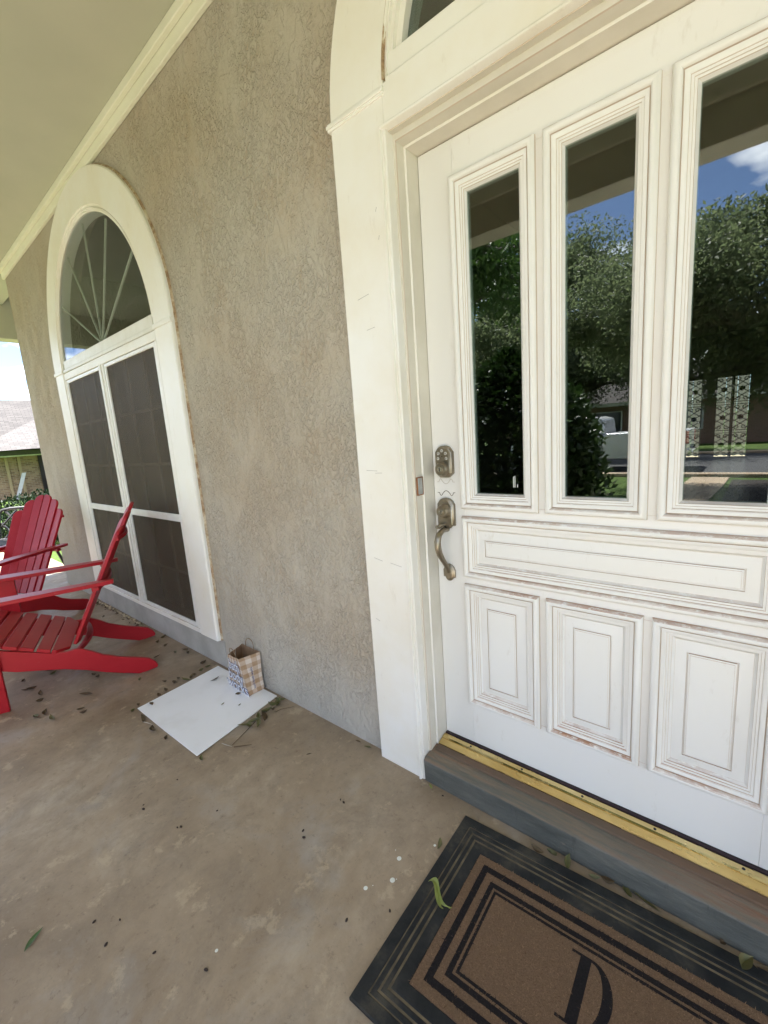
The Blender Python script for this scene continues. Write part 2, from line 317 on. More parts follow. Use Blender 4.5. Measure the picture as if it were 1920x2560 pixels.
# ------------------------------------------------------------------ the house
YW, YC, YD = 1.176, 1.147, 1.285
DX = -.3365; DL, DR = -.8615, .1885; DZ0, DZ1 = .130, 2.124
WX = -3.345; WCZ = 1.945
house = thing('stucco_house', 'beige stucco house with white panelled front door and arched window under a porch', 'house', (DX, YW, 0))
def wall_with_openings():
    bm = bmesh.new()
    def loop(pts):
        vs_ = [bm.verts.new((x, YW, z)) for x, z in pts]; return [bm.edges.new((vs_[i], vs_[(i + 1) % len(vs_)])) for i in range(len(vs_))]
    E = loop([(-5.41, -.1), (5.2, -.1), (5.2, 3.3), (-5.41, 3.3)])
    E += loop([(WX - .93, .26)] + [(WX + .93, .26)] + arc(WX, WCZ, .93, 0, 180, 40))
    E += loop([(DX - .64, -.05), (DX + .64, -.05)] + arc(DX, 2.243, .64, 0, 180, 40))
    r_ = bmesh.ops.triangle_fill(bm, use_beauty=True, use_dissolve=False, edges=E)
    fs = [g for g in r_['geom'] if isinstance(g, bmesh.types.BMFace)]
    ex = bmesh.ops.extrude_face_region(bm, geom=bm.faces[:])
    for g in ex['geom']:
        if isinstance(g, bmesh.types.BMVert): g.co.y += .16
    bmesh.ops.recalc_face_normals(bm, faces=bm.faces)
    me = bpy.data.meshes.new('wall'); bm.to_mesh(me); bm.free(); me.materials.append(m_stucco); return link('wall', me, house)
wall_with_openings()
m_inner = M('interior_wall', (.32, .27, .21), (.28, .235, .185), .8, 3)
m_wood = M('dark_wood_floor', (.030, .018, .011), (.05, .028, .016), .22, 6, .1, 30, stretch=(8, .6, 1), r2=.3)
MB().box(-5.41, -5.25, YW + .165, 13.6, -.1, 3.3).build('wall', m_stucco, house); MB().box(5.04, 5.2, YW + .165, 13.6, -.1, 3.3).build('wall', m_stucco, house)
MB().box(-5.24, 5.03, YW + .17, 13.44, -.1, .125).build('interior_floor', m_wood, house)
MB().box(-5.24, 5.03, YW + .17, 13.44, 3.05, 3.2).build('interior_ceiling', m_inner, house)
MB().box(-1.9, -1.8, YW + .17, 9.0, .13, 3.04).box(1.5, 1.6, YW + .17, 13.44, .13, 3.04).build('interior_wall', m_inner, house)
# back wall with three tall openings
ops = [(-1.36, -1.07), (-.80, -.50), (-.47, -.17)]
bw = MB(); xs_ = [-5.24] + [v for o_ in ops for v in o_] + [5.03]
for i in range(0, len(xs_), 2): bw.box(xs_[i], xs_[i + 1], 13.45, 13.6, -.1, 3.3)
for a, b in ops: bw.box(a, b, 13.45, 13.6, 2.05, 3.3); bw.box(a, b, 13.45, 13.6, -.1, .16)
bw.build('back_wall', m_inner, house)
m_iron = M('wrought_iron', (.012, .011, .010), None, .5)
def scroll(mb, cx, cz, r, sx, sz, y):
    pts = [(cx + sx * r * (1 - .8 * t) * math.cos(t * 7.2), y, cz + sz * r * (1 - .8 * t) * math.sin(t * 7.2)) for t in (k / 22 for k in range(23))]
    mb.tube(pts, .010, 5)
for a, b in ops:
    g = MB(); y = 13.42; xm = (a + b) / 2; wd = (b - a) / 2 - .01
    for x in (a + .008, b - .008): g.box(x - .008, x + .008, y - .008, y + .008, .16, 2.05)
    for z in (.17, .74, .80, 1.40, 1.46, 2.04): g.box(a + .018, b - .018, y - .007, y + .007, z - .008, z + .008)
    for z0, z1 in ((.18, .73), (.81, 1.39), (1.47, 2.03)):
        zm = (z0 + z1) / 2; hh = (z1 - z0) / 2
        for k in (-1, 0, 1):
            for s_ in (-1, 1): g.tube([(xm - s_ * wd, y, zm + k * .15 - .1), (xm + s_ * wd, y, zm + k * .15 + .1)], .009, 5)
        for s_ in (-1, 1):
            for q_ in (-1, 1): scroll(g, xm + s_ * wd * .5, zm + q_ * (hh - .07), .055, s_, q_, y)
        g.lathe((xm, y - .012, zm), (0, 1, 0), [(.01, 0), (.06, .008), (.06, .016), (.01, .024)], 8)
    g.build('iron_grille', m_iron, house)
# porch ceiling, trim, beams, roof
PX0, PX1, PY0 = -6.62, 5.6, -.69
MB().box(PX0, PX1, PY0, 1.36, 3.03, 3.09).build('ceiling', m_ceil, house)
MB().box(-5.43, 5.19, 1.154, 1.1755, 2.94, 3.029).build('ceiling_trim', m_ctrim, house, bev=.004)
MB().box(-5.45, 5.19, 1.128, 1.1535, 2.988, 3.0285).build('ceiling_trim', m_ctrim, house, bev=.004)
m_beam = M('beam_paint', (.58, .56, .44), (.52, .5, .4), .6, 3)
MB().box(PX0, PX1, PY0 - .2, PY0 - .001, 2.70, 3.14).build('beam', m_beam, house, bev=.006)
MB().box(PX0 - .2, PX0 - .001, PY0 - .2, 1.9, 2.66, 3.14).build('beam', m_beam, house, bev=.006)
MB().box(PX0 + .01, PX1, PY0 + .001, PY0 + .03, 2.90, 3.029).build('ceiling_trim', m_ctrim, house, bev=.004)
m_shing = M('roof_shingle', (.20, .175, .15), (.15, .13, .115), .9, 14, .5, 60)
rf = MB(); 
rf.add([(PX0 - .5, PY0 - .65, 3.1), (PX1 + .4, PY0 - .65, 3.1), (PX1 + .4, 6.3, 5.6), (PX0 - .5, 6.3, 5.6), (PX1 + .4, 14.2, 3.2), (PX0 - .5, 14.2, 3.2)], [(0, 1, 2, 3), (3, 2, 4, 5)])
rf.add([(PX0 - .5, PY0 - .65, 3.0), (PX1 + .4, PY0 - .65, 3.0), (PX1 + .4, 6.3, 5.45), (PX0 - .5, 6.3, 5.45), (PX1 + .4, 14.2, 3.1), (PX0 - .5, 14.2, 3.1)], [(3, 2, 1, 0), (5, 4, 2, 3)])
rf.add([(PX0 - .5, PY0 - .65, 3.0), (PX1 + .4, PY0 - .65, 3.0), (PX1 + .4, PY0 - .65, 3.1), (PX0 - .5, PY0 - .65, 3.1)], [(0, 1, 2, 3)])
rf.build('roof', m_shing, house, smooth=0)
MB().box(PX0 - .5, PX1 + .4, PY0 - .67, PY0 - .655, 2.94, 3.12).build('fascia', m_ctrim, house)
for x in (PX0 - .1, 4.6):
    MB().box(x - .11, x + .11, PY0 - .21, PY0 + .01, 0, 2.699).box(x - .14, x + .14, PY0 - .24, PY0 + .04, 0, .18).build('column', m_trim, house, bev=.006)

# ---- front door surround
cas = MB(); path = [(DX - .54, .0), (DX - .54, 2.243)] + arc(DX, 2.243, .54, 180, 0, 48)[1:-1] + [(DX + .54, 2.243), (DX + .54, .0)]
pr = [(.0, 1.20), (.0, YC + .004), (.004, YC), (.211, YC), (.217, YC + .006), (.217, YW + .002)]
cas.sweep(path, pr); cas.build('door_casing', m_trim, house)
for s_ in (-1, 1):
    x0, x1 = sorted((DX + s_ * .536, DX + s_ * .763))
    b_ = MB().box(x0, x1, YC - .006, YC + .02, 2.232, 2.256).box(x0 - .002, x1 + .002, YC - .011, YC + .02, 2.239, 2.249); b_.build('casing_band', m_trim, house, bev=.002)
jm = MB(); jp = [(DL, .09), (DL, DZ1), (DR, DZ1), (DR, .09)]
jm.sweep(jp, [(0, 1.33), (0, 1.226), (.003, 1.224), (.006, 1.224), (.006, 1.188), (.007, 1.184), (.024, 1.184), (.024, 1.164), (.0265, 1.163)], capends=False, mis=[0, 1, 1, 0, 2, 0, 0, 2])
jm.build('door_jamb', [m_jamb, m_trim, m_groove], house)
bd = MB(); bd.sweep([(DL - .0262, .0), (DL - .0262, DZ1 + .0262), (DR + .0262, DZ1 + .0262), (DR + .0262, .0)], [(0, 1.19), (0, YC - .004), (.002, YC - .008), (.007, YC - .009), (.010, YC - .006), (.0105, YC + .004)], capends=False, mis=[0, 0, 0, 0, 1])
bd.build('door_moulding', [m_trim, m_groove], house)
hd = MB(); hd.prism([(DX - .5395, DZ1 + .036), (DX + .5395, DZ1 + .036), (DX + .5395, 2.243)] + [(x, z) for x, z in [(DX + .5395, 2.262), (DX - .5395, 2.262)]] + [(DX - .5395, 2.243)], (0, YC, 0), (1, 0, 0), (0, 0, 1), (0, 1, 0), .04)
hd.build('header_board', m_trim, house)
# fanlight over the door
fb = MB().box(DX - .538, DX + .538, 1.160, 1.24, 2.2635, 2.335); fb.box(DX - .53, DX + .53, YC + .003, 1.159, 2.2622, 2.276)
fb.build('fanlight_rail', m_trim, house, bev=.003)
fr = MB(); fr.sweep(arc(DX, 2.262, .5385, 178, 2, 48), [(0, 1.24), (0, 1.158), (-.012, 1.155), (-.014, 1.164), (-.026, 1.164), (-.028, 1.176), (-.046, 1.178), (-.048, 1.24)])
fr.build('fanlight_frame', m_trim, house)
fg = MB(); fg.prism([(DX + .489 * math.cos(a), 2.262 + .489 * math.sin(a)) for a in np.linspace(math.radians(8.6), math.radians(171.4), 40)], (0, 1.198, 0), (1, 0, 0), (0, 0, 1), (0, 1, 0), .006)
fg.build('fanlight_pane', m_glass, house)
def rust_mat():
    m, t, b = nodes('stained_caulk'); v = coord(t)
    t.links.new(ramp(t, tnoise(t, v, 14, 7, .8), ((.40, (.62, .54, .40)), (.54, (.36, .24, .135)), (.66, (.16, .09, .05)))), b.inputs['Base Color']); b.inputs['Roughness'].default_value = .8; bump(t, b, tnoise(t, v, 120, 4), .8, .004); return m
m_rust = rust_mat()
MB().sweep(arc(DX, 2.262, .5392, 179, 1, 48), [(0, YC - .0005), (-.003, YC + .003), (-.004, YC + .012)], capends=False).build('caulk_line', m_rust, house)
MB().box(DX - .537, DX + .537, 1.1592, 1.1605, 2.262, 2.266).build('caulk_line', m_rust, house)
# ---- door
door = bpy.data.objects.new('door', None); C.objects.link(door); door.parent = house; door.location = Vector((DX, YD, DZ0)) - Vector(house.location); door['label'] = 'white front door with three tall panes and raised panels'
pc = [DX - .2835, DX, DX + .2835]; HW = .132; PZ = (.291, .750); WZ = (.774, .990); GZ = (1.014, 2.022)
def board(name, x0, x1, z0, z1): return MB().box(x0, x1, YD, YD + .044, z0, z1).build(name, m_white, door, bev=.0008, seg=1)
op = .120
board('stile', DL + .002, pc[0] - op, DZ0, DZ1 - .003); board('stile', pc[2] + op, DR - .002, DZ0, DZ1 - .003)
xa, xb = pc[0] - op, pc[2] + op
board('rail', xa, xb, DZ0, PZ[0] + .012); board('rail', xa, xb, PZ[1] - .012, WZ[0] + .012); board('rail', xa, xb, WZ[1] - .012, GZ[0] + .012); board('rail', xa, xb, GZ[1] - .012, DZ1 - .003)
for i in (0, 1):
    for z in (PZ, GZ): board('mullion', pc[i] + op, pc[i + 1] - op, z[0] + .012, z[1] - .012)
mp = [(0, .0004), (.0008, .0070), (.0030, .0118), (.0065, .0160), (.0105, .0174), (.0145, .0165), (.0180, .0132), (.0203, .0080), (.0210, .0042), (.0222, .0040), (.0228, .0066), (.0270, .0056), (.0310, .0036), (.0335, .0016), (.0341, -.0006), (.0395, -.0014), (.0401, -.0036), (.0450, -.0046), (.0456, -.0072), (.0520, -.0120)]
def ringpath(x0, x1, z0, z1): return [(x0, z0), (x0, z1), (x1, z1), (x1, z0)]
def moulding(x0, x1, z0, z1, deep):
    MB().sweep(ringpath(x0, x1, z0, z1), [(-a, YD - b) for a, b in mp] + [(-.053, YD + deep)], True, mis=[1 if i in (0, 7, 8, 9, 13, 15, 17) else 0 for i in range(len(mp))]).build('moulding', [m_white, m_groove], door, smooth=50)
def panel(x0, x1, z0, z1):
    b_ = MB(); k = len(b_.v); prof = [(.050, .0125), (.0525, .0125), (.079, .0035), (.0795, .0065), (.0825, .0065), (.0830, .0020), (.0865, .0010), (.0870, .0000)]
    b_.sweep(ringpath(x0, x1, z0, z1), [(-a, YD + b) for a, b in prof], True, mis=[1 if i in (0, 2, 4, 6) else 0 for i in range(len(prof) - 1)]); q = len(prof)
    b_.f.append(tuple(i * q + q - 1 for i in range(4))); b_.m.append(0); b_.build('raised_panel', [m_white, m_groove], door, smooth=50)
for x in pc:
    moulding(x - HW, x + HW, *GZ, .030); moulding(x - HW, x + HW, *PZ, .018); panel(x - HW, x + HW, *PZ)
    MB().box(x - .0845, x + .0845, YD + .012, YD + .018, GZ[0] + .048, GZ[1] - .048).build('window_pane', m_glass, door, smooth=0)
moulding(pc[0] - HW, pc[2] + HW, *WZ, .018); panel(pc[0] - HW, pc[2] + HW, *WZ)
# etched maker's stamp low on the first pane
st = MB()
for i, (a, h_) in enumerate(((.0, .034), (.0045, .036), (.0125, .010))): st.box(pc[0] + .047 + a, pc[0] + .0485 + a + .0012, YD + .0108, YD + .0118, GZ[0] + .075 - .0, GZ[0] + .075 + h_)
st.build('glass_stamp', M('etched_stamp', (.55, .58, .56), None, .6), door)
# locks
def plate(name, cx, z0, z1, hw, th, arch_top, arch_bot):
    b_ = MB(); 
    def outline(g):
        s = hw - g; pts = []
        pts += [(-s, z0 + .014 + g * .5), ] ; pts += [(-s * .62, z0 + .013 + g)] if arch_bot else []
        pts += [(s * .62 * math.cos(a), z0 + .013 + g + (.013 if arch_bot else 0) * math.sin(a)) for a in np.linspace(math.pi * 1.1, math.pi * 1.9, 9)] if arch_bot else [(-s * .5, z0 + g), (s * .5, z0 + g)]
        pts += [(s * .62, z0 + .013 + g)] if arch_bot else []
        pts += [(s, z0 + .014 + g * .5), (s, z1 - .022 - g * .5)]
        pts += [(s * .88, z1 - .017 - g * .8)] + [(s * .86 * math.cos(a), z1 - .020 - g + .020 * math.sin(a)) for a in np.linspace(.17 * math.pi, .83 * math.pi, 11)] + [(-s * .88, z1 - .017 - g * .8), (-s, z1 - .022 - g * .5)]
        return pts
    rings = [(0, 0), (0, th * .55), (.003, th * .75), (.0055, th * .78), (.0085, th)]
    k = None
    for g, t in rings:
        o_ = outline(g); k = len(o_); b_.v += [(cx + x, YD - t, z) for x, z in o_]
    for i in range(len(rings) - 1):
        for j in range(k): b_.f.append((i * k + j, i * k + (j + 1) % k, (i + 1) * k + (j + 1) % k, (i + 1) * k + j)); b_.m.append(0)
    b_.f.append(tuple((len(rings) - 1) * k + j for j in range(k))); b_.m.append(0); return b_
kp = plate('k', -.8085, 1.121, 1.229, .0335, .021, True, False); fz = YD - .021
kp.lathe((-.8085, fz + .001, 1.151), (0, -1, 0), [(.0245, 0), (.0245, .010), (.0225, .014), (.0195, .0175), (.0190, .0185), (.0175, .0185)], 28, 0)
kp.lathe((-.8085, fz - .0176, 1.151), (0, -1, 0), [(.0095, 0), (.0092, .0028)], 20, 1)
kp.box(-.8095, -.8075, fz - .0208, fz - .0200, 1.145, 1.157, 2)
for x, z in ((-.8085, 1.2125), (-.8225, 1.2035), (-.7945, 1.2035), (-.8245, 1.1865), (-.7925, 1.1865)):
    kp.lathe((x, fz + .001, z), (0, -1, 0), [(.0052, 0), (.0052, .0028), (.0045, .0036)], 14, 3); kp.box(x - .0025, x - .0006, fz - .0030, fz - .0027, z - .0009, z + .0009, 2); kp.box(x + .0006, x + .0025, fz - .0030, fz - .0027, z - .0009, z + .0009, 2)
kp.lathe((-.8085, fz + .001, 1.1935), (0, -1, 0), [(.0055, 0), (.0055, .0018)], 14, 0); kp.box(-.8097, -.8073, fz - .0012, fz - .0009, 1.1915, 1.1955, 2)
kp.build('keypad_lock', [m_nickel, m_bright, m_black, m_button], door, smooth=40)
hs = plate('h', -.811, .940, 1.050, .0335, .018, True, True); fz = YD - .018
hs.lathe((-.811, fz + .001, 1.006), (0, -1, 0), [(.0250, 0), (.0250, .006), (.0225, .009), (.0215, .020), (.0190, .0235), (.0165, .0235)], 28, 0)
hs.lathe((-.811, fz - .0226, 1.006), (0, -1, 0), [(.0090, 0), (.0088, .0026)], 20, 1); hs.box(-.812, -.810, fz - .0258, fz - .0250, 1.000, 1.012, 2)
hs.tube([(-.811, fz + .002, .958), (-.813, fz - .012, .960), (-.817, fz - .026, .958), (-.818, fz - .034, .955)], [.006, .006, .0075, .005], 10, 0); hs.lathe((-.818, fz - .030, .955), (.15, -.3, 1), [(.004, -.002), (.0125, -.001), (.0125, .001), (.004, .002)], 16, 1)
hs.box(-.813, -.806, fz - .004, fz + .002, .944, .952, 2)
hs.build('handle_plate', [m_nickel, m_bright, m_black], door, smooth=40)
gp = [(-.811, YD - .004, .938), (-.811, YD - .035, .941), (-.811, YD - .060, .930), (-.811, YD - .071, .908), (-.811, YD - .070, .885), (-.811, YD - .061, .862), (-.811, YD - .046, .840), (-.811, YD - .030, .820), (-.811, YD - .018, .803), (-.811, YD - .010, .785)]
MB().tube(gp, [.0085, .0095, .0105, .0115, .0118, .0110, .0095, .0085, .0085, .010], 14).build('grip_handle', m_nickel, door, smooth=60)
pf = plate('f', -.811, .750, .812, .0235, .012, True, True); pf.build('grip_foot', m_nickel, door, smooth=40)
def ghost(z, a, flip, mt, r_):
    pts = []
    for i in range(41):
        u = i / 40; x = -.846 + .070 * u; c = abs(u - .5) * 2
        zz_ = .010 * math.cos(min(c, .42) / .42 * math.pi * .5) if c < .42 else (-.007 * math.sin((c - .42) / .36 * math.pi) if c < .78 else .0035)
        pts.append((x, YD - .0006, z + flip * zz_))
    MB().tube(pts, r_, 5).build('old_lock_outline', mt, door)
ghost(1.064, 1, 1, m_mark, .0011); ghost(1.108, 1, -1, M('faint_old_outline', (.55, .50, .42), None, .6), .0009)
# strike plate in the jamb
MB().box(DL - .004, DL + .0012, 1.190, 1.216, 1.072, 1.128).build('strike_plate', m_steel, house, bev=.001)
MB().box(DL - .004, DL + .0006, 1.186, 1.220, 1.069, 1.131).build('strike_recess', m_rawwood, house)
# scuffs on the left casing leg
m_scuff = M('grey_scuff', (.42, .40, .37), None, .6)
for x, z, l_, a in ((-1.03, 1.72, .05, .15), (-1.00, 1.62, .035, .1), (-1.05, 1.16, .05, -.05), (-1.01, 1.15, .03, .02), (-1.045, .84, .04, -.2), (-.97, .83, .05, -.15), (-1.06, .60, .02, -.3), (-.93, 1.95, .012, 1.2), (-.925, 1.87, .012, 1.3)):
    MB().tube([(x, YC - .0002, z), (x + l_ * math.cos(a), YC - .0002, z + l_ * math.sin(a))], .0007, 5).build('scuff_mark', m_scuff, house)
# sill and brass threshold
sl = MB(); sp_ = [(YC - .003, -.0), (YC - .006, .088), (YC + .004, .096), (1.235, .109), (1.30, .109), (1.30, 0)]
sl.prism([(a, b) for a, b in sp_], (DL - .012, 0, 0), (0, 1, 0), (0, 0, 1), (1, 0, 0), DR - DL + .024); sl.build('door_sill', m_sill, house, bev=.003)
th = MB(); tp = [(1.222, .1085), (1.2235, .1135), (1.246, .1215), (1.250, .1205), (1.253, .126), (1.268, .1272), (1.272, .1225), (1.30, .1225), (1.30, .1085)]
th.prism(tp, (DL + .003, 0, .0006), (0, 1, 0), (0, 0, 1), (1, 0, 0), DR - DL - .006); th.build('brass_threshold', m_brass, house, smooth=20)
MB().prism([(1.196, .1035), (1.198, .1095), (1.214, .1125), (1.2215, .1120), (1.2215, .1035)], (DL + .004, 0, .0004), (0, 1, 0), (0, 0, 1), (1, 0, 0), DR - DL - .008).build('sill_lip', M('bare_brown_wood', (.150, .085, .050), (.105, .075, .050), .7, 14, .5, 60, stretch=(.2, 1, 1)), house)
for k in range(5): MB().lathe((DL + .12 + k * .195, 1.260, .1262), (0, 0, 1), [(.0042, 0), (.0038, .0018)], 10).build('threshold_screw', m_black, house)
MB().box(DL + .003, DR - .003, 1.275, 1.327, .1232, .1285).build('door_sweep', M('dark_rubber_sweep', (.03, .015, .02), None, .6), house)

# ---- arched window
YF = 1.146
cas = MB(); IN = .825
path = [(WX - IN, .172), (WX - IN, WCZ)] + arc(WX, WCZ, IN, 180, 0, 56)[1:-1] + [(WX + IN, WCZ), (WX + IN, .172)]
cas.sweep(path, [(.0, 1.21), (.0, YF + .010), (.010, YF + .008), (.012, YF), (.196, YF), (.204, YF + .006), (.204, YW + .002)]); win = bpy.data.objects.new('arched_window', None); C.objects.link(win); win.parent = house; win.location = Vector((WX, YW, .17)) - Vector(house.location)
MB().sweep([(WX - IN - .2045, .172), (WX - IN - .2045, WCZ)] + arc(WX, WCZ, IN + .2045, 180, 0, 56)[1:-1] + [(WX + IN + .2045, WCZ), (WX + IN + .2045, .172)], [(.0, YW - .010), (.005, YW - .008), (.011, YW - .0005)], capends=False).build('caulk_line', m_rust, win)
cas.build('window_casing', m_trim, win)
for s_ in (-1, 1):
    x0, x1 = sorted((WX + s_ * (IN + .002), WX + s_ * 1.034)); MB().box(x0, x1, YF - .007, YF + .02, 1.922, 1.946).build('casing_band', m_trim, win, bev=.003)
MB().box(WX - IN + .001, WX + IN - .001, 1.151, 1.22, 1.872, 1.922).build('transom_bar', m_trim, win, bev=.003)
MB().box(WX - IN + .001, WX + IN - .001, 1.147, 1.20, 1.924, 1.946).build('transom_bead', m_vinyl, win, bev=.003)
MB().box(WX - .80, WX + .80, 1.155, 1.23, 1.948, 2.010).build('fanlight_rail', m_vinyl, win, bev=.004)
fr = MB(); fr.sweep(arc(WX, WCZ, IN - .001, 176.5, 3.5, 56), [(0, 1.23), (0, 1.153), (-.006, 1.150), (-.008, 1.155), (-.014, 1.154), (-.016, 1.159), (-.0225, 1.160), (-.023, 1.23)]); fr.build('fanlight_frame', m_trim, win)
a0 = math.asin((2.008 - WCZ) / .803)
fg = MB(); fg.prism([(WX + .803 * math.cos(a), WCZ + .803 * math.sin(a)) for a in np.linspace(a0, math.pi - a0, 40)], (0, 1.166, 0), (1, 0, 0), (0, 0, 1), (0, 1, 0), .005); fg.build('fanlight_pane', m_fan, win)
for k in range(1, 6):
    a = math.radians(30 * k); c_, s_ = math.cos(a), math.sin(a); z0 = 2.0; L_ = .775 - .05 * s_
    MB().prism([(-.0045, .03), (.0045, .03), (.0045, L_), (-.0045, L_)], (WX, 1.173, z0), (s_, 0, -c_), (c_, 0, s_), (0, 1, 0), .010).build('fanlight_muntin', m_muntin, win)
for s_ in (-1, 1):
    x0, x1 = sorted((WX + s_ * IN, WX + s_ * .800)); MB().box(x0, x1, 1.150, 1.22, .201, 1.871).build('window_jamb', m_trim, win, bev=.003)
    x0, x1 = sorted((WX - .025 + s_ * .0, WX - .025 + s_ * .038)); MB().box(x0, x1, 1.143 + (.006 if s_ > 0 else 0), 1.22, .201, 1.871).build('centre_mullion', m_vinyl, win, bev=.004)
MB().box(WX - IN - .002, WX + IN + .002, 1.148, 1.22, .172, .200).build('window_sill', m_trim, win, bev=.003)
m_alu = M('screen_frame_paint', (.82, .82, .79), (.74, .73, .69), .35, 12)
m_blind = M('roller_blind', (.075, .058, .042), (.06, .047, .034), .9)
for x0, x1 in ((WX - .798, WX - .066), (WX + .016, WX + .798)):
    f_ = MB(); y0, y1 = 1.153, 1.168
    f_.box(x0, x0 + .024, y0, y1, .203, 1.868).box(x1 - .024, x1, y0, y1, .203, 1.868)
    for z0, z1 in ((.203, .226), (.858, .902), (1.846, 1.868)): f_.box(x0 + .0241, x1 - .0241, y0 + .0004, y1, z0, z1)
    f_.build('screen_frame', m_alu, win, bev=.002)
    for z0, z1 in ((.226, .858), (.902, 1.846)): MB().box(x0 + .0242, x1 - .0242, y0 + .008, y0 + .0095, z0, z1).build('solar_screen', m_screen, win, smooth=0)
    for k in (1, 2): xx = x0 + (x1 - x0) * k / 3; MB().box(xx - .008, xx + .008, 1.185, 1.195, .205, 1.866).build('muntin', m_vinyl, win)
    for z in (.52, .88, 1.20, 1.53): MB().box(x0 + .01, x1 - .01, 1.1835, 1.1848, z - .009, z + .009).build('muntin', m_vinyl, win)
    MB().box(x0 + .005, x1 - .005, 1.198, 1.202, .205, 1.866).build('window_pane', m_fan, win, smooth=0)
    MB().box(x0 + .01, x1 - .01, 1.30, 1.306, .205, 1.90).build('blind', m_blind, win)
MB().box(-4.40, -2.29, YW - .006, YW + .02, .001, .168).build('plinth', M('grey_plinth_paint', (.44, .425, .395), (.36, .345, .315), .85, 7, .8, 45, bdist=.006), house, bev=.003)

# ------------------------------------------------------------------ red garden chairs
def red_mat():
    m, t, b = nodes('red_paint'); v = coord(t)
    base = ramp(t, tnoise(t, coord(t, (1, .3, 1)), 6, 6, .65), ((.35, (.36, .006, .014)), (.7, (.42, .014, .024))))
    up = upmask(t); dust_sheen = math_(t, 'MULTIPLY', up, ramp(t, tnoise(t, v, 4, 6, .6), ((.3, (.12,) * 3), (.7, (.42,) * 3))))  # upward faces pinker: dust and fading, plus sky sheen painted in
    base = mixc(t, dust_sheen, base, (.36, .115, .085))
    base = mixc(t, ramp(t, tnoise(t, coord(t), 30, 4, .7), ((.66, (0,) * 3), (.74, (.45,) * 3))), base, (.46, .09, .085))
    t.links.new(base, b.inputs['Base Color']); b.inputs['Roughness'].default_value = .42; b.inputs['Specular IOR Level'].default_value = .32; bump(t, b, tnoise(t, coord(t, (1, .2, 1)), 60, 4), .08, .002); return m
m_red = red_mat()
def red_chair(label, loc, rz):
    t = thing('garden_chair', label, 'chair', loc, rz, 'red slatted garden chairs by the window')
    bot = [(-.080, .008), (-.02, .0), (.02, .0), (.10, .030), (.19, .067), (.265, .105), (.36, .142), (.45, .166), (.56, .193), (.63, .222), (.745, .262)]
    top = [(.745, .385), (.62, .332), (.41, .252), (.335, .236), (.30, .240), (.272, .235), (.222, .204), (.176, .169), (.10, .131), (.04, .108), (0, .094), (-.045, .075), (-.070, .050), (-.084, .022)]
    for s in (-1, 1): MB().prism(bot + top, (s * .261 - .011, 0, 0), (0, 1, 0), (0, 0, 1), (1, 0, 0), .022).build('side_rail', m_red, t, bev=.004, world=False)
    k = .42; u = Vector((0, 1, k)).normalized(); nrm = Vector((0, -k, 1)).normalized()
    sl_ = [(.330, .400)] + [(.406 + i * .0665, .4665 + i * .0665 - .005) for i in range(5)]
    for i, (a, b) in enumerate(sl_):
        z = .252 + (a - .402) * k; L_ = (b - a) * math.sqrt(1 + k * k)
        pts = [(-.275, 0), (.275, 0), (.275, L_), (-.275, L_)] if i else [(-.20, 0), (.20, 0), (.275, L_ * .75), (.275, L_), (-.275, L_), (-.275, L_ * .75)]
        MB().prism(pts, (0, a, z), (1, 0, 0), u, nrm, .019).build('seat_slat', m_red, t, bev=.0025, world=False)
    MB().prism([(-.275, 0), (.275, 0), (.275, .09), (-.275, .09)], (0, .748, .295), (1, 0, 0), (0, 0, 1), (0, 1, 0), .02).build('front_apron', m_red, t, bev=.003, world=False)
    for s in (-1, 1):
        MB().prism([(.612, 0), (.705, 0), (.705, .572), (.612, .572)], (s * .284 - .0112, 0, 0), (0, 1, 0), (0, 0, 1), (1, 0, 0), .022).build('front_leg', m_red, t, bev=.003, world=False)
        o_ = [(.268, .060), (.300, .060), (.312, .10), (.330, .45), (.352, .72), (.345, .79), (.315, .815), (.262, .815), (.236, .79), (.234, .60), (.240, .35), (.252, .12)]
        MB().prism([(s * a, b) for a, b in o_], (0, 0, .574), (1, 0, 0), (0, 1, 0), (0, 0, 1), .021).build('armrest', m_red, t, bev=.003, world=False)
        MB().prism([(.30, .573), (.30, .44), (.325, .44), (.36, .573)], (0, .648, 0), (s, 0, 0), (0, 0, 1), (0, 1, 0), .02).build('arm_bracket', m_red, t, bev=.002, world=False)
    def crv(q): return -.050 * (1 - (q / .27) ** 2)
    for i in range(6):
        q = i - 2.5; a = abs(q); xb = q * .0715; xt = q * .0855; zt = {.5: .985, 1.5: .948, 2.5: .872}[a]
        b0 = Vector((xb, .318 + crv(xb) * .55, .250)); dirv = Vector((xt - xb, -.370 + .0 * a, .735)).normalized(); L_ = (zt - .25) / dirv.z
        yaw = math.atan(2 * .050 * q * .08 / .27 ** 2); u_ = Vector((math.cos(yaw), math.sin(yaw), 0)); u_ = (u_ - dirv * u_.dot(dirv)).normalized(); nn = dirv.cross(u_).normalized()
        if nn.y > 0: nn = -nn
        w0, w1 = .0335, .0400; s = 1 if q > 0 else -1
        outer = [(s * (w1 - .052 * (1 - math.cos(g))), L_ - .060 + .060 * math.sin(g)) for g in np.linspace(0, math.pi / 2, 8)]
        pts = [(-s * w0, 0), (s * w0, 0)] + outer + [(-s * (w1 - .010), L_ + .002), (-s * w1, L_ - .008)]
        MB().prism(pts, b0, u_, dirv, nn, .018).build('back_slat', m_red, t, bev=.003, world=False)
    def brace(z, half, yb, name, dep, tilt=0):
        f_ = [(x, yb + crv(x * .9) * .98 - .020) for x in np.linspace(half, -half, 13)]; r_ = [(x, yb - .052 - dep * (1 - (x / half) ** 2)) for x in np.linspace(-half, half, 13)]
        MB().prism(f_ + r_, (0, 0, z), (1, 0, 0), (0, 1, 0), (0, 0, 1), .022).build(name, m_red, t, bev=.002, world=False)
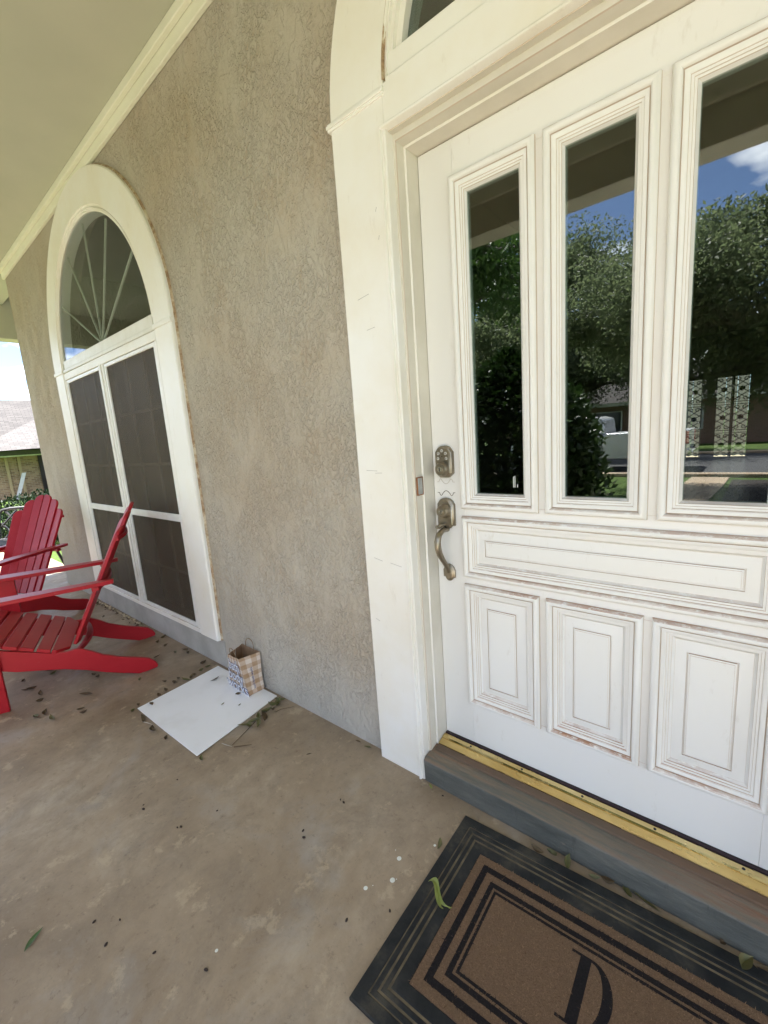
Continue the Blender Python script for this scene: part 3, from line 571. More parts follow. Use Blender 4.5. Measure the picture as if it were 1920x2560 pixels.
    brace(.800, .255, .318 - .5034 * .55 + .014, 'top_brace', .040); brace(.551, .305, .318 - .5034 * .30 + .018, 'arm_brace', .045)
    brace(.205, .249, .338, 'lower_brace', .048)
    return t
red_chair('red slatted garden chair seen from the side, nearest the white sheet', (-2.948, .954, 0), math.radians(158.9))
red_chair('red slatted garden chair farther off, showing the front of its fan back', (-4.540, .886, 0), math.radians(208.7))
# ------------------------------------------------------------------ dark metal patio chair
m_dark = M('dark_powder_coat', (.018, .017, .019), (.026, .024, .027), .45, 20)
pcx = thing('patio_chair', 'dark metal patio chair with diamond lattice back beyond the red chairs', 'chair', (-6.02, .90, 0), math.radians(228))
def pt(name, pts, r, n=8): return MB().tube(pts, r, n).build(name, m_dark, pcx, world=False)
for s in (-1, 1):
    pt('front_leg', [(s * .27, .30, .62), (s * .275, .325, .58), (s * .275, .325, .45), (s * .28, .34, .25), (s * .30, .40, .012)], .016)
    pt('rear_leg', [(s * .25, -.22, .44), (s * .26, -.27, .25), (s * .28, -.36, .012)], .016)
    pt('armrest', [(s * .26, -.26, .66), (s * .275, -.05, .665), (s * .275, .18, .66), (s * .272, .27, .645), (s * .27, .30, .615)], .019)
bk = [(-.255, -.22, .40), (-.268, -.26, .56), (-.270, -.31, .71), (-.24, -.325, .75), (-.15, -.33, .762), (.15, -.33, .762), (.24, -.325, .75), (.270, -.31, .71), (.268, -.26, .56), (.255, -.22, .40)]
pt('back_frame', bk, .016)
def bp(a, b): return (a, -.22 - .11 * (b - .40) / .36, b)
for s in (-1, 1):
    for k in range(-3, 5):
        p = []; 
        for i in range(30):
            x = -.25 + .5 * i / 29; z = .40 + .17 * k + s * (x + (.25 if s > 0 else -.25)) * 1.1
            if .42 < z < .755: p.append(bp(x, z))
        if len(p) > 2: MB().tube([p[0], p[-1]], .012, 6).build('lattice_bar', m_dark, pcx, world=False)
pt('seat_frame', [(-.26, -.22, .43), (-.275, .32, .44), (.275, .32, .44), (.26, -.22, .43), (-.26, -.22, .43)], .016)
for k in range(7): pt('seat_slat', [(-.25, -.17 + k * .075, .44), (.25, -.17 + k * .075, .44)], .012, 6)

# ------------------------------------------------------------------ doormat
def coir_mat(name, c1, c2, c3):
    m, t, b = nodes(name); v = coord(t); f = tnoise(t, v, 260, 5, .8); g = tnoise(t, v, 14, 6, .65); k = tnoise(t, coord(t, (1, .3, 1)), 420, 3, .8)
    base = mixc(t, g, ramp(t, f, ((.34, c1), (.66, c2))), c3); t.links.new(base, b.inputs['Base Color']); b.inputs['Roughness'].default_value = .95; b.inputs['Specular IOR Level'].default_value = .1
    bump(t, b, math_(t, 'ADD', f, k), .9, .006); return m
m_coir = coir_mat('coir', (.115, .070, .041), (.34, .225, .14), (.205, .132, .082)); m_cdark = coir_mat('dark_coir', (.011, .010, .011), (.035, .030, .030), (.022, .019, .02))
def rubber_mat():
    m, t, b = nodes('mat_rubber'); v = coord(t); f = tnoise(t, v, 7, 7, .7)
    base = ramp(t, f, ((.36, (.011, .0122, .0135)), (.55, (.026, .027, .026)), (.70, (.070, .062, .048))))
    t.links.new(base, b.inputs['Base Color']); b.inputs['Roughness'].default_value = .8; b.inputs['Specular IOR Level'].default_value = .22; bump(t, b, tnoise(t, v, 130, 5, .7), .5, .003); return m
m_rub = rubber_mat(); m_gold = M('groove_dirt', (.17, .135, .082), (.07, .055, .035), .9, 24)
MW, MH = .910, .585
mat_ = thing('doormat', 'brown coir doormat with black rubber border and a letter D', 'doormat', (-.672, 1.090, 0), math.radians(2.6))
def ring(name, d0, d1, z0, z1, mt, bev=0, ch=.002):
    o_ = [(d0, -d0), (MW - d0, -d0), (MW - d0, -MH + d0), (d0, -MH + d0)]; i_ = [(d1, -d1), (MW - d1, -d1), (MW - d1, -MH + d1), (d1, -MH + d1)]
    b_ = MB(); c_ = min(ch, (d1 - d0) * .3)
    L_ = lambda d: [(d, -d), (MW - d, -d), (MW - d, -MH + d), (d, -MH + d)]
    rings = [(d0, z0), (d0, z1 - c_), (d0 + c_, z1), (d1 - c_, z1), (d1, z1 - c_), (d1, z0)]
    for d, z in rings: b_.v += [(x, y, z) for x, y in L_(d)]
    for i in range(len(rings) - 1):
        for j in range(4): b_.f.append((i * 4 + j, i * 4 + (j + 1) % 4, (i + 1) * 4 + (j + 1) % 4, (i + 1) * 4 + j)); b_.m.append(0)
    return b_.build(name, mt, mat_, world=False, smooth=0)
MB().box(.0015, MW - .0015, -MH + .0015, -.0015, .001, .0086).build('base', m_gold, mat_, world=False)
ring('rubber_border', 0, .0305, .0005, .0112, m_rub); ring('rubber_border', .0335, .046, .004, .0108, m_rub); ring('rubber_border', .0515, .063, .004, .0108, m_rub); ring('rubber_border', .0690, .100, .004, .0114, m_rub)
MB().box(.100, MW - .100, -MH + .100, -.100, .0062, .0118).build('coir_panel', m_coir, mat_, world=False, bev=.002)
for a, b in ((.124, .141), (.160, .173), (.179, .186)): ring('stripe', a, b, .0118, .0124, m_cdark, ch=.0002)
# the letter D: high-contrast serif
def letterD():
    b_ = MB(); t = .0007; z = .0118; hh = .152; X0 = 0
    P = lambda poly: b_.prism([(x, y) for x, y in poly], (MW / 2 - .064, -MH / 2 - hh / 2 + .016, z), (1, 0, 0), (0, 1, 0), (0, 0, 1), t)
    P([(.020, .006), (.044, .006), (.044, hh - .006), (.020, hh - .006)])
    P([(.0, 0), (.0445, 0), (.0445, .006), (.0, .006)]); P([(.0, hh - .006), (.0445, hh - .006), (.0445, hh), (.0, hh)])
    n_ = 26; og = np.linspace(-math.pi / 2, math.pi / 2, n_)
    for i in range(n_ - 1):
        q = []
        for a in (og[i], og[i + 1]):
            q.append(((.0447 + .056 * math.cos(a), hh / 2 + hh / 2 * math.sin(a)), (.0447 + .034 * math.cos(a), hh / 2 + (hh / 2 - .006) * math.sin(a))))
        P([q[0][0], q[1][0], q[1][1], q[0][1]])
    return b_
o_ = letterD().build('letter_d', m_cdark, mat_, world=False, smooth=0)
# coir tufts over the bare coir (uncountable fibres)
nF = 42000; P_ = np.stack([rng.uniform(.101, MW - .101, nF), rng.uniform(-MH + .101, -.101, nF)], 1)
dd = np.minimum.reduce([P_[:, 0], MW - P_[:, 0], -P_[:, 1], MH + P_[:, 1]])
keep = ~(((dd > .1235) & (dd < .1415)) | ((dd > .1595) & (dd < .1735)) | ((dd > .1785) & (dd < .1865)))
lx = P_[:, 0] - (MW / 2 - .064); ly = P_[:, 1] - (-MH / 2 - .060)
ins = (lx > .018) & (lx < .047) & (ly > 0) & (ly < .152); rr = ((lx - .0447) / .056) ** 2 + ((ly - .076) / .076) ** 2; ri = ((lx - .0447) / .034) ** 2 + ((ly - .076) / .070) ** 2
ins |= (lx > .044) & (rr < 1) & (ri > 1); keep &= ~ins
P_ = P_[keep]; b0 = np.column_stack([P_, np.full(len(P_), .0112)]); d_ = rng.normal(size=(len(b0), 3)) * [.0040, .0040, .0005]; d_[:, 2] += .0022; s_ = rng.normal(size=(len(b0), 3)) * [.0006, .0006, 0]
Vf = np.stack([b0 - s_, b0 + s_, b0 + d_], 1).reshape(-1, 3); Ff = np.arange(len(b0) * 3).reshape(-1, 3)
m_fib = leafmat('coir_fibre', (.13, .075, .042), (.36, .23, .14), .15, .9); fo = npmesh('coir_fibre', Vf, Ff, m_fib, mat_, world=False); fo['kind'] = 'stuff'
nD = 16000; Q_ = np.stack([rng.uniform(.101, MW - .101, nD), rng.uniform(-MH + .101, -.101, nD)], 1); dd = np.minimum.reduce([Q_[:, 0], MW - Q_[:, 0], -Q_[:, 1], MH + Q_[:, 1]])
Q_ = Q_[((dd > .1225) & (dd < .1425)) | ((dd > .1590) & (dd < .1742)) | ((dd > .1778) & (dd < .1872))]; b0 = np.column_stack([Q_, np.full(len(Q_), .0118)]); d_ = rng.normal(size=(len(b0), 3)) * [.0034, .0034, .0004]; d_[:, 2] += .0020; s_ = rng.normal(size=(len(b0), 3)) * [.0007, .0007, 0]
fo = npmesh('dark_fibre', np.stack([b0 - s_, b0 + s_, b0 + d_], 1).reshape(-1, 3), np.arange(len(b0) * 3).reshape(-1, 3), leafmat('dark_fibre', (.012, .010, .011), (.045, .038, .038), .1, .9), mat_, world=False); fo['kind'] = 'stuff'

# ------------------------------------------------------------------ white sheet and paper bag
m_board = M('white_laminate', (.86, .87, .89), (.76, .755, .75), .32, 6, lo=.5, hi=.85)
sh = MB(); q_ = [(-2.361, 1.149), (-2.318, .683), (-1.724, .692), (-1.803, 1.160)]
nS = 10; gS = []
for zt in (0, .0045):
    for j in range(nS + 1):
        for i in range(nS + 1):
            u, v = i / nS, j / nS; a = Vector(q_[1]).lerp(Vector(q_[2]), u); b = Vector(q_[0]).lerp(Vector(q_[3]), u); p = a.lerp(b, v)
            gS.append((p.x, p.y, .0014 + zt + .009 * max(0, u + (1 - v) - 1.35) ** 1.3 + .007 * max(0, (1 - u) + (1 - v) - 1.5)))
k_ = (nS + 1) ** 2; fS = [(j * (nS + 1) + i, j * (nS + 1) + i + 1, (j + 1) * (nS + 1) + i + 1, (j + 1) * (nS + 1) + i) for j in range(nS) for i in range(nS)]
rim = [i for i in range(nS + 1)] + [j * (nS + 1) + nS for j in range(1, nS + 1)] + [nS * (nS + 1) + i for i in range(nS - 1, -1, -1)] + [j * (nS + 1) for j in range(nS - 1, 0, -1)]
sh.add(gS, [tuple(k_ + i for i in f) for f in fS] + [f[::-1] for f in fS] + [(rim[i], rim[(i + 1) % len(rim)], rim[(i + 1) % len(rim)] + k_, rim[i] + k_) for i in range(len(rim))])
tag(sh.build('white_board', m_board, bev=.0006, seg=1), 'flat white laminate sheet lying on the porch floor under the paper bag', 'board')
def bag_mat():
    m, t, b = nodes('checked_paper'); c = t.nodes.new('ShaderNodeTexCoord'); s = t.nodes.new('ShaderNodeSeparateXYZ'); t.links.new(c.outputs['UV'], s.inputs[0])
    def band(o, f):
        x = math_(t, 'FRACT', math_(t, 'MULTIPLY', o, f)); return math_(t, 'GREATER_THAN', x, .5)
    k = math_(t, 'MULTIPLY', math_(t, 'ADD', band(s.outputs[0], 1 / .046), band(s.outputs[1], 1 / .046)), .5)
    g = t.nodes.new('ShaderNodeNewGeometry')
    col = ramp(t, k, ((0, (.36, .22, .115)), (.5, (.50, .37, .27)), (1, (.66, .57, .49)))); r_ = t.nodes[-1]; 
    col = mixc(t, g.outputs['Backfacing'], col, (.34, .21, .13))
    n_ = tnoise(t, coord(t), 40, 4); col = mixc(t, .12, col, ramp(t, n_, ((.3, (.2, .12, .07)), (.7, (.8, .7, .6)))))
    t.links.new(col, b.inputs['Base Color']); b.inputs['Roughness'].default_value = .75; return m
bag = thing('paper_bag', 'small brown checked paper gift bag with twine handles on the white sheet', 'bag', (-2.02, 1.118, .0065))
bot = [(-1.919, 1.075), (-1.917, 1.160), (-2.116, 1.162), (-2.119, 1.122), (-2.116, 1.081)]
top = [(-1.947, 1.056), (-1.921, 1.166), (-2.088, 1.166), (-2.066, 1.112), (-2.045, 1.055)]
BZ0, BZ1 = .0072, .212
def bagpt(i, f, h_):
    j = (i + 1) % 5; a = Vector(bot[i]).lerp(Vector(bot[j]), f); b = Vector(top[i]).lerp(Vector(top[j]), f); p = a.lerp(b, h_)
    wob = .003 * mnoise.noise(Vector((p.x * 18, p.y * 18 + i, h_ * 3)))
    return Vector((p.x + wob, min(p.y + wob, 1.169), BZ0 + (BZ1 - BZ0) * h_ + (.003 * mnoise.noise(Vector((i + f * 3, 7, 0))) if h_ == 1 else 0)))
bm = bmesh.new(); uvl = bm.loops.layers.uv.new(); nf, nh = 6, 8; u0 = 0
for i in range(5):
    wd = (Vector(bot[i]) - Vector(bot[(i + 1) % 5])).length; g_ = [[bm.verts.new(bagpt(i, a / nf, b / nh)) for a in range(nf + 1)] for b in range(nh + 1)]
    for b in range(nh):
        for a in range(nf):
            f_ = bm.faces.new((g_[b][a], g_[b][a + 1], g_[b + 1][a + 1], g_[b + 1][a]))
            for lp, (p, q) in zip(f_.loops, ((a, b), (a + 1, b), (a + 1, b + 1), (a, b + 1))): lp[uvl].uv = (u0 + wd * p / nf, .2 * q / nh)
    u0 += wd
bmesh.ops.remove_doubles(bm, verts=bm.verts, dist=.0003)
bf = bm.faces.new([v for v in sorted([v for v in bm.verts if abs(v.co.z - BZ0) < 1e-4], key=lambda v: math.atan2(v.co.y - 1.118, v.co.x + 2.02))])
bmesh.ops.recalc_face_normals(bm, faces=bm.faces); me = bpy.data.meshes.new('bag_body'); bm.to_mesh(me); bm.free(); me.materials.append(bag_mat())
ob = link('bag_body', me, bag); so_ = ob.modifiers.new('s', 'SOLIDIFY'); so_.thickness = .0006; so_.offset = -1; so_.material_offset = 1; me.materials.append(M('kraft_inside', (.33, .21, .125), (.28, .175, .10), .8, 30))
m_twine = M('paper_twine', (.30, .20, .12), (.24, .16, .09), .8, 60)
for i, (f0, f1, lean) in enumerate(((.30, .78, -.010), (.28, .74, .004))):
    e = 4 if i == 0 else 1; a = bagpt(e, f0, .97); b = bagpt(e, f1, .97); pts = []
    for k in range(17):
        u = k / 16; s = math.sin(math.pi * u) ** .55; p = a.lerp(b, .5 - .5 * math.cos(math.pi * u) * (.98)); pts.append((p.x, min(p.y + lean * s + (.002 if i == 0 else -.004), 1.170), p.z + .058 * s))
    MB().tube(pts, .0016, 6).build('twine_handle', m_twine, bag)
def textmesh(body, size, offset=0):
    cu = bpy.data.curves.new('t', 'FONT'); cu.body = body; cu.size = size; cu.offset = offset; cu.align_x = 'CENTER'; cu.space_line = .72; cu.resolution_u = 4
    o = bpy.data.objects.new('t', cu); C.objects.link(o); dg = bpy.context.evaluated_depsgraph_get(); me = bpy.data.meshes.new_from_object(o.evaluated_get(dg)); bpy.data.objects.remove(o); return me
def wrap_text(name, body, size, off, cx, cz, lift, mt, face=4, rot=0):
    me = textmesh(body, size, off); wd = (Vector(bot[face]) - Vector(bot[(face + 1) % 5])).length; bm = bmesh.new(); bm.from_mesh(me)
    a = bagpt(face, 0, .5); b = bagpt(face, 1, .5); nrm = (b - a).cross(Vector((0, 0, 1))).normalized()
    for v in bm.verts:
        x, y = v.co.x, v.co.y
        if rot: x, y = -y, x
        f = cx + x / wd; h_ = cz + y / .205; p = bagpt_lin(face, f, h_); v.co = p + nrm * lift
    bm.to_mesh(me); bm.free(); me.materials.clear(); me.materials.append(mt); link(name, me, bag)
def bagpt_lin(i, f, h_):
    j = (i + 1) % 5; a = Vector(bot[i]).lerp(Vector(bot[j]), f); b = Vector(top[i]).lerp(Vector(top[j]), f); p = a.lerp(b, h_); return Vector((p.x, p.y, BZ0 + (BZ1 - BZ0) * h_))
m_navy = M('navy_print', (.035, .05, .20), None, .6); m_wprint = M('white_print', (.72, .73, .78), None, .6)
wrap_text('bag_print', 'bath\nbody\nworks', .088, .0042, .47, .60, .0040, m_navy); wrap_text('bag_print', 'bath\nbody\nworks', .088, .0012, .47, .60, .0048, m_wprint)
wrap_text('bag_print', 'bath body works', .017, .0, .50, .42, .0040, m_navy, 0, 1)

# ------------------------------------------------------------------ fallen leaves, twigs, paint drops
def leaf_mesh(kind, L_, W_, curl, fold):
    n_ = 8; V = []; F = []
    for i in range(n_ + 1):
        t_ = i / n_; wd = W_ * .5 * (math.sin(math.pi * min(t_ * 1.05, 1)) ** .8 if 0 < t_ < 1 else .02); z = curl * L_ * (4 * (t_ - .5) ** 2) ; yb = .08 * L_ * math.sin(t_ * 3.1)
        for s in (-1, 0, 1): V.append((L_ * (t_ - .5), yb + s * wd, z + fold * abs(s) * wd + .0008))
    for i in range(n_):
        for s in (0, 1): a = i * 3 + s; F.append((a, a + 1, a + 4, a + 3))
    mb = MB(); mb.add(V, F); return mb
m_dry = M('dry_leaf', (.11, .075, .035), (.05, .032, .018), .75, 40); m_olive = M('olive_leaf', (.09, .10, .035), (.14, .11, .04), .6, 40); m_green = M('green_leaf', (.045, .10, .02), (.03, .07, .015), .45, 30); m_yellow = M('yellow_green_leaf', (.26, .30, .07), (.18, .20, .05), .5, 30); m_speck = M('dark_seed_husk', (.022, .012, .009), (.04, .02, .012), .7, 60)
protos = {}
for kind, mt in (('dry', m_dry), ('olive', m_olive)):
    for j, (a, b, c, d) in enumerate(((.056, .020, .14, .6), (.044, .019, .22, .9), (.070, .017, .10, .5), (.036, .020, .28, 1.1))):
        o_ = leaf_mesh(kind, a, b, c, d).build('fallen_leaf', mt, smooth=60); protos[kind, j] = o_.data; C.objects.unlink(o_); bpy.data.objects.remove(o_)
def curled_mesh(L_, W_):
    n_ = 16; V = []; F = []
    for i in range(n_ + 1):
        t_ = i / n_; wd = W_ * .5 * (math.sin(math.pi * t_) ** .7 if 0 < t_ < 1 else .03); y = L_ * .16 * math.sin(t_ * 2 * math.pi * .95 + .3); z = .006 + .010 * math.sin(t_ * math.pi * 1.6)
        for q in (-1, 0, 1): V.append((L_ * (t_ - .5), y + q * wd * .75, max(z + abs(q) * wd * .8, .001)))
    for i in range(n_):
        for q in (0, 1): a = i * 3 + q; F.append((a, a + 1, a + 4, a + 3))
    mb = MB(); mb.add(V, F); return mb
def drop(me, name, label, cat, group, x, y, z, rz, s=1, tilt=0):
    o_ = bpy.data.objects.new(name, me); C.objects.link(o_); o_.location = (x, y, z); o_.rotation_euler = (random.uniform(-tilt, tilt), random.uniform(-tilt, tilt), rz); o_.scale = (s, s, s)
    return tag(o_, label, cat, group)
floorL = [(-2.62, .812), (-2.464, .88), (-2.411, .908), (-2.43, .943), (-2.384, .964), (-2.380, 1.001), (-2.403, 1.065), (-2.411, 1.109), (-2.471, 1.118), (-2.691, 1.127), (-2.819, .99), (-2.776, 1.082), (-2.928, 1.095), (-2.75, 1.14), (-3.03, 1.089), (-3.08, 1.14), (-2.352, .697), (-2.325, .66), (-2.208, .662), (-2.081, .66), (-1.963, .67), (-1.70, .70), (-2.352, .798), (-2.372, .844), (-2.388, 1.02)]
chairL = [(-3.234, .395), (-3.073, .402), (-3.09, .378), (-3.243, .533), (-3.172, .527), (-2.925, .667), (-2.873, .679), (-3.114, .624), (-2.957, .422), (-2.87, .396), (-2.715, .57), (-2.587, .507), (-2.536, .509), (-2.701, .345), (-2.703, .385), (-2.622, .399), (-3.932, 1.038), (-3.483, .791), (-3.545, .829)]
clustL = [(-1.755, 1.145), (-1.745, 1.111), (-1.750, 1.09), (-1.736, 1.05), (-1.711, 1.009), (-1.732, 1.007), (-1.687, .969), (-1.704, .937), (-1.712, .964), (-1.72, .925), (-1.74, 1.128), (-1.72, 1.07)]
boardL = [(-2.23, 1.056), (-1.978, 1.046), (-1.974, .954), (-1.894, .999), (-2.285, .737)]
sillL = [(-.441, 1.117), (-.396, 1.123), (-.355, 1.128), (-.279, 1.125), (-.248, 1.130), (-.198, 1.132), (-.154, 1.131), (.006, 1.135), (.083, 1.135)]
def scatter(L_, lab, grp, z, smin=.6, smax=1.05, green=.35, tilt=.25):
    for x, y in L_: drop(protos['olive' if random.random() < green else 'dry', random.randrange(4)], 'fallen_leaf', lab, 'leaf', grp, x, y, z + .001, random.uniform(0, 6.28), random.uniform(smin, smax), tilt)
scatter(floorL, 'small dry leaf on the floor around the left edges of the white sheet', 'leaves around the white sheet', 0, .7, 1.25)
scatter(chairL, 'small dry leaf on the floor beside or under the red chairs', 'leaves by the red chairs', 0, .6, 1.25)
scatter(clustL, 'withered green leaf in the sprig along the right edge of the white sheet', 'leaves of the withered sprig', .006, 1.0, 1.6, .85, .6)
scatter(boardL, 'curled dry leaf lying on top of the white sheet', 'leaves on the white sheet', .007, .35, .9, .2, .1)
scatter(sillL, 'dry leaf caught between the doormat and the door sill', 'leaves along the door sill', .003, .6, 1.1, .5, .5)
sp = [(-1.651, .448), (-1.448, .479), (-1.398, .599), (-1.081, .73), (-1.059, .715), (-1.069, .893), (-1.051, .891), (-1.336, .193), (-1.282, .24), (-1.244, .193), (-1.118, .265), (-.972, .329), (-.77, .622), (-1.669, .582), (-.691, .71), (-.781, 1.12), (-1.63, .44), (-1.44, .488)]
hb = MB(); hb.lathe((0, 0, .003), (1, 0, 0), [(.001, -.007), (.0035, -.004), (.0042, .001), (.003, .005), (.001, .007)], 8); ho = hb.build('seed_husk', m_speck); hm = ho.data; C.objects.unlink(ho); bpy.data.objects.remove(ho)
for x, y in sp: drop(hm, 'seed_husk', 'tiny dark seed husk on the open concrete between sheet and doormat', 'husk', 'seed husks on the bare concrete', x, y, .0012, random.uniform(0, 6.28), random.uniform(.45, .9))
tag(leaf_mesh('g', .060, .015, .04, .2).build('green_leaf', m_green, smooth=60), 'fresh dark green leaf alone on bare concrete far left front', 'leaf').location = (-1.421, .075, .001); bpy.context.scene.objects['green_leaf'].rotation_euler = (0, 0, math.radians(125))
cl = tag(curled_mesh(.090, .026).build('curled_leaf', m_yellow, smooth=60), 'long yellow green curled leaf on the doormat left border', 'leaf'); cl.location = (-.600, .818, .012); cl.rotation_euler = (.25, 0, math.radians(-8))
gl_ = tag(leaf_mesh('b', .060, .026, .2, .9).build('broad_leaf', m_olive, smooth=60), 'broad green leaf at the right end of the doormat by the sill', 'leaf'); gl_.location = (.050, 1.105, .014); gl_.rotation_euler = (.35, .2, math.radians(70))
for i, (x, y, rz, lab, mt, s) in enumerate(((-.839, 1.128, -.6, 'narrow green leaf at the foot of the door casing', m_yellow, .55), (-.691, .955, -1.2, 'grey green leaf on concrete against the doormat left edge', m_olive, .85), (-1.167, 1.150, .3, 'green leaf at the wall foot left of the door casing', m_olive, .7), (-1.225, 1.152, .1, 'dark dry leaf at the wall foot left of the door casing', m_dry, .6), (-1.342, .98, 1.0, 'single dry leaf on concrete between sheet and door casing', m_dry, .5))):
    o_ = tag(leaf_mesh('x', .05, .015, .1, .4).build('fallen_leaf', mt, smooth=60), lab, 'leaf'); o_.location = (x, y, .001); o_.rotation_euler = (0, 0, rz); o_.scale = (s, s, s)
m_twig = M('twig_bark', (.13, .085, .05), (.09, .06, .035), .85, 60)
def twig(pts, r, lab, mt=m_twig): 
    q = [(x, y, r + .001 + dz) for x, y, dz in pts]; tag(MB().tube(q, [r] * (len(q) - 1) + [r * .5], 6).build('twig', mt), lab, 'twig')
twig([(-1.666, .822, 0), (-1.690, .90, .002), (-1.727, 1.002, .004), (-1.735, 1.063, .006)], .0016, 'long thin twig running through the withered sprig')
twig([(-1.648, .818, 0), (-1.62, .845, .001), (-1.596, .872, 0)], .0020, 'short bent twig on the floor right of the white sheet')
twig([(-1.700, 1.071, .001), (-1.69, 1.10, .004), (-1.655, 1.150, .003)], .0015, 'thin twig pointing from the sprig to the wall')
m_straw = M('pale_straw', (.55, .52, .47), None, .7)
twig([(-1.716, .80, 0), (-1.69, .806, 0), (-1.659, .815, 0)], .0013, 'pale straw stalk at the near corner of the white sheet', m_straw)
twig([(-2.19, .655, 0), (-2.15, .668, 0), (-2.119, .675, 0)], .0013, 'pale straw stalk at the left front edge of the white sheet', m_straw)
m_pdrop = M('white_paint_drop', (.72, .74, .68), None, .5)
for x, y, r in ((-.739, .781, .0075), (-.787, .717, .0062), (-.992, .368, .0042), (-.764, .845, .0070), (-.731, .79, .0016), (-.775, .735, .0014), (-.79, .86, .0014), (-.70, .945, .004)):
    MB().lathe((x, y, .0004), (0, 0, 1), [(r, 0), (r * .92, .0006)], 18).build('paint_spot', m_pdrop, porch, world=False)
# crumbling caulk and leaf litter at the foot of the plinth behind the chairs
m_caulk = M('crumbled_caulk', (.60, .50, .34), (.45, .36, .24), .8, 30)
ck = MB()
for i in range(26):
    x = -4.50 + i * .042 + random.uniform(-.008, .008); y = 1.150 + random.uniform(-.012, .006); s = random.uniform(.010, .017)
    ck.prism([(math.cos(a) * s * random.uniform(.7, 1.2), math.sin(a) * s * .7 * random.uniform(.7, 1.2)) for a in np.linspace(0, 6.28, 7)[:-1]], (x, y, .0005), (1, 0, 0), (0, 1, 0), (0, 0, 1), random.uniform(.006, .014))
o_ = ck.build('caulk_crumbs', m_caulk, bev=.002); tag(o_, 'cream caulk crumbs in a line at the foot of the wall below the window', 'debris', kind='stuff')
lit = np.stack([rng.uniform(-4.55, -3.35, 130), rng.uniform(1.115, 1.155, 130), rng.uniform(.002, .012, 130)], 1); lv, lf = leaves(lit, .030, .4, 0)
lv[:, 2] = np.clip(lv[:, 2] * .35, .001, .03); lv[:, 1] = np.minimum(lv[:, 1], 1.168); tag(npmesh('leaf_litter', lv, lf, leafmat('litter', (.06, .035, .018), (.16, .11, .055), .1, .8)), 'brown leaf litter along the wall foot under the window', 'leaf litter', kind='stuff')

# ------------------------------------------------------------------ vegetation
m_bark = M('bark', (.10, .075, .052), (.06, .045, .033), .9, 12, .9, 25, stretch=(1, 1, .3), bdist=.03)
def tree(name, label, loc, trunk_h, trunk_r, crown_c, crown_r, nleaf, lsize, mt, seed, group=None, nclump=60, squash=.8):
    rg = np.random.default_rng(seed); t = thing(name, label, 'tree', loc, 0, group); tb = MB(); lx, ly, lz = loc
    topz = trunk_h; tb.tube([(0, 0, -.1), (.05, .02, topz * .4), (-.03, .05, topz * .8), (0, 0, topz)], [trunk_r * 1.35, trunk_r, trunk_r * .85, trunk_r * .7], 10)
    cc = Vector(crown_c); tips = []
    for i in range(nclump):
        d = rg.normal(size=3); d /= np.linalg.norm(d); r_ = rg.uniform(.45, 1.0) ** .6; p = Vector((d[0] * crown_r[0] * r_, d[1] * crown_r[1] * r_, d[2] * crown_r[2] * r_)) + cc; tips.append(p)
        if i < 26:
            s = Vector((0, 0, topz * rg.uniform(.72, 1))); m1 = s.lerp(p, .4) + Vector((rg.normal() * .2, rg.normal() * .2, .25)); m2 = s.lerp(p, .75) + Vector((rg.normal() * .2, rg.normal() * .2, .1)); tb.tube([s, m1, m2, p], [trunk_r * .42, trunk_r * .26, trunk_r * .14, trunk_r * .05], 6)
    tb.build('trunk', m_bark, t, world=False, smooth=60)
    k = nleaf // nclump; cr_ = float(np.mean(crown_r)) * .34; A = []
    for p in tips:
        q = rg.normal(size=(k, 3)); q /= np.linalg.norm(q, axis=1)[:, None]; q *= (rg.uniform(0, 1, k) ** .45)[:, None] * cr_ * rg.uniform(.6, 1.25); q[:, 2] *= squash; A.append(q + np.array(p))
    V, F = leaves(np.concatenate(A), lsize); npmesh('crown', V, F, mt, t, world=False); return t
m_oak = leafmat('oak_leaf', (.10, .135, .065), (.20, .24, .115), .55); m_pec = leafmat('pecan_leaf', (.035, .085, .012), (.07, .14, .025), .35); m_shr = leafmat('shrub_leaf', (.018, .045, .010), (.045, .09, .02), .2, .35)
tree('oak_tree', 'broad live oak on the front lawn mirrored in the right door pane', (.9, -10.2, gz(.9, -10.2)), 3.2, .26, (-.6, 0, 4.05), (4.2, 2.6, 1.9), 120000, .105, m_oak, 3, 'oaks mirrored in the door')
tree('oak_tree', 'tall live oak across the street mirrored in the middle door pane', (-7.6, -24.0, -.55), 4.2, .34, (.2, 0, 7.1), (6.6, 3.6, 3.9), 110000, .17, m_oak, 4, 'oaks mirrored in the door', 90)
tree('oak_tree', 'third oak over the street behind the parked pickup', (-12.5, -16.5, -.55), 3.4, .25, (0, 0, 5.2), (4.5, 3, 2.6), 30000, .20, m_oak, 5, 'oaks mirrored in the door', 60)
# pecan limb hanging near the porch edge
pe = thing('pecan_tree', 'pecan tree beside the porch with hanging leafy branches', 'tree', (-4.6, -4.4, gz(-4.6, -4.4)))
tb = MB(); tb.tube([(0, 0, -.1), (.05, 0, 1.8), (.1, .1, 3.4), (0, .1, 5.2)], [.24, .19, .17, .1], 10); A = []; dr = []
for k in range(26):
    a = rng.uniform(0, 6.28); tip = Vector((1.9 * math.cos(a), 1.6 * math.sin(a), rng.uniform(3.4, 5.6))); 
    if k < 5: tip = Vector((rng.uniform(1.5, 2.5), rng.uniform(.9, 1.9), rng.uniform(3.3, 3.9)))
    s = Vector((.05, .1, rng.uniform(3, 4.6))); m_ = s.lerp(tip, .55) + Vector((0, 0, .35)); tb.tube([s, m_, tip], [.05, .028, .008], 6)
    for u in np.linspace(.35, 1, 9):
        c_ = (m_.lerp(tip, (u - .35) / .65)); q = rng.normal(size=(46, 3)) * [.20, .20, .15] + np.array(c_) + [0, 0, -.08]; A.append(q)
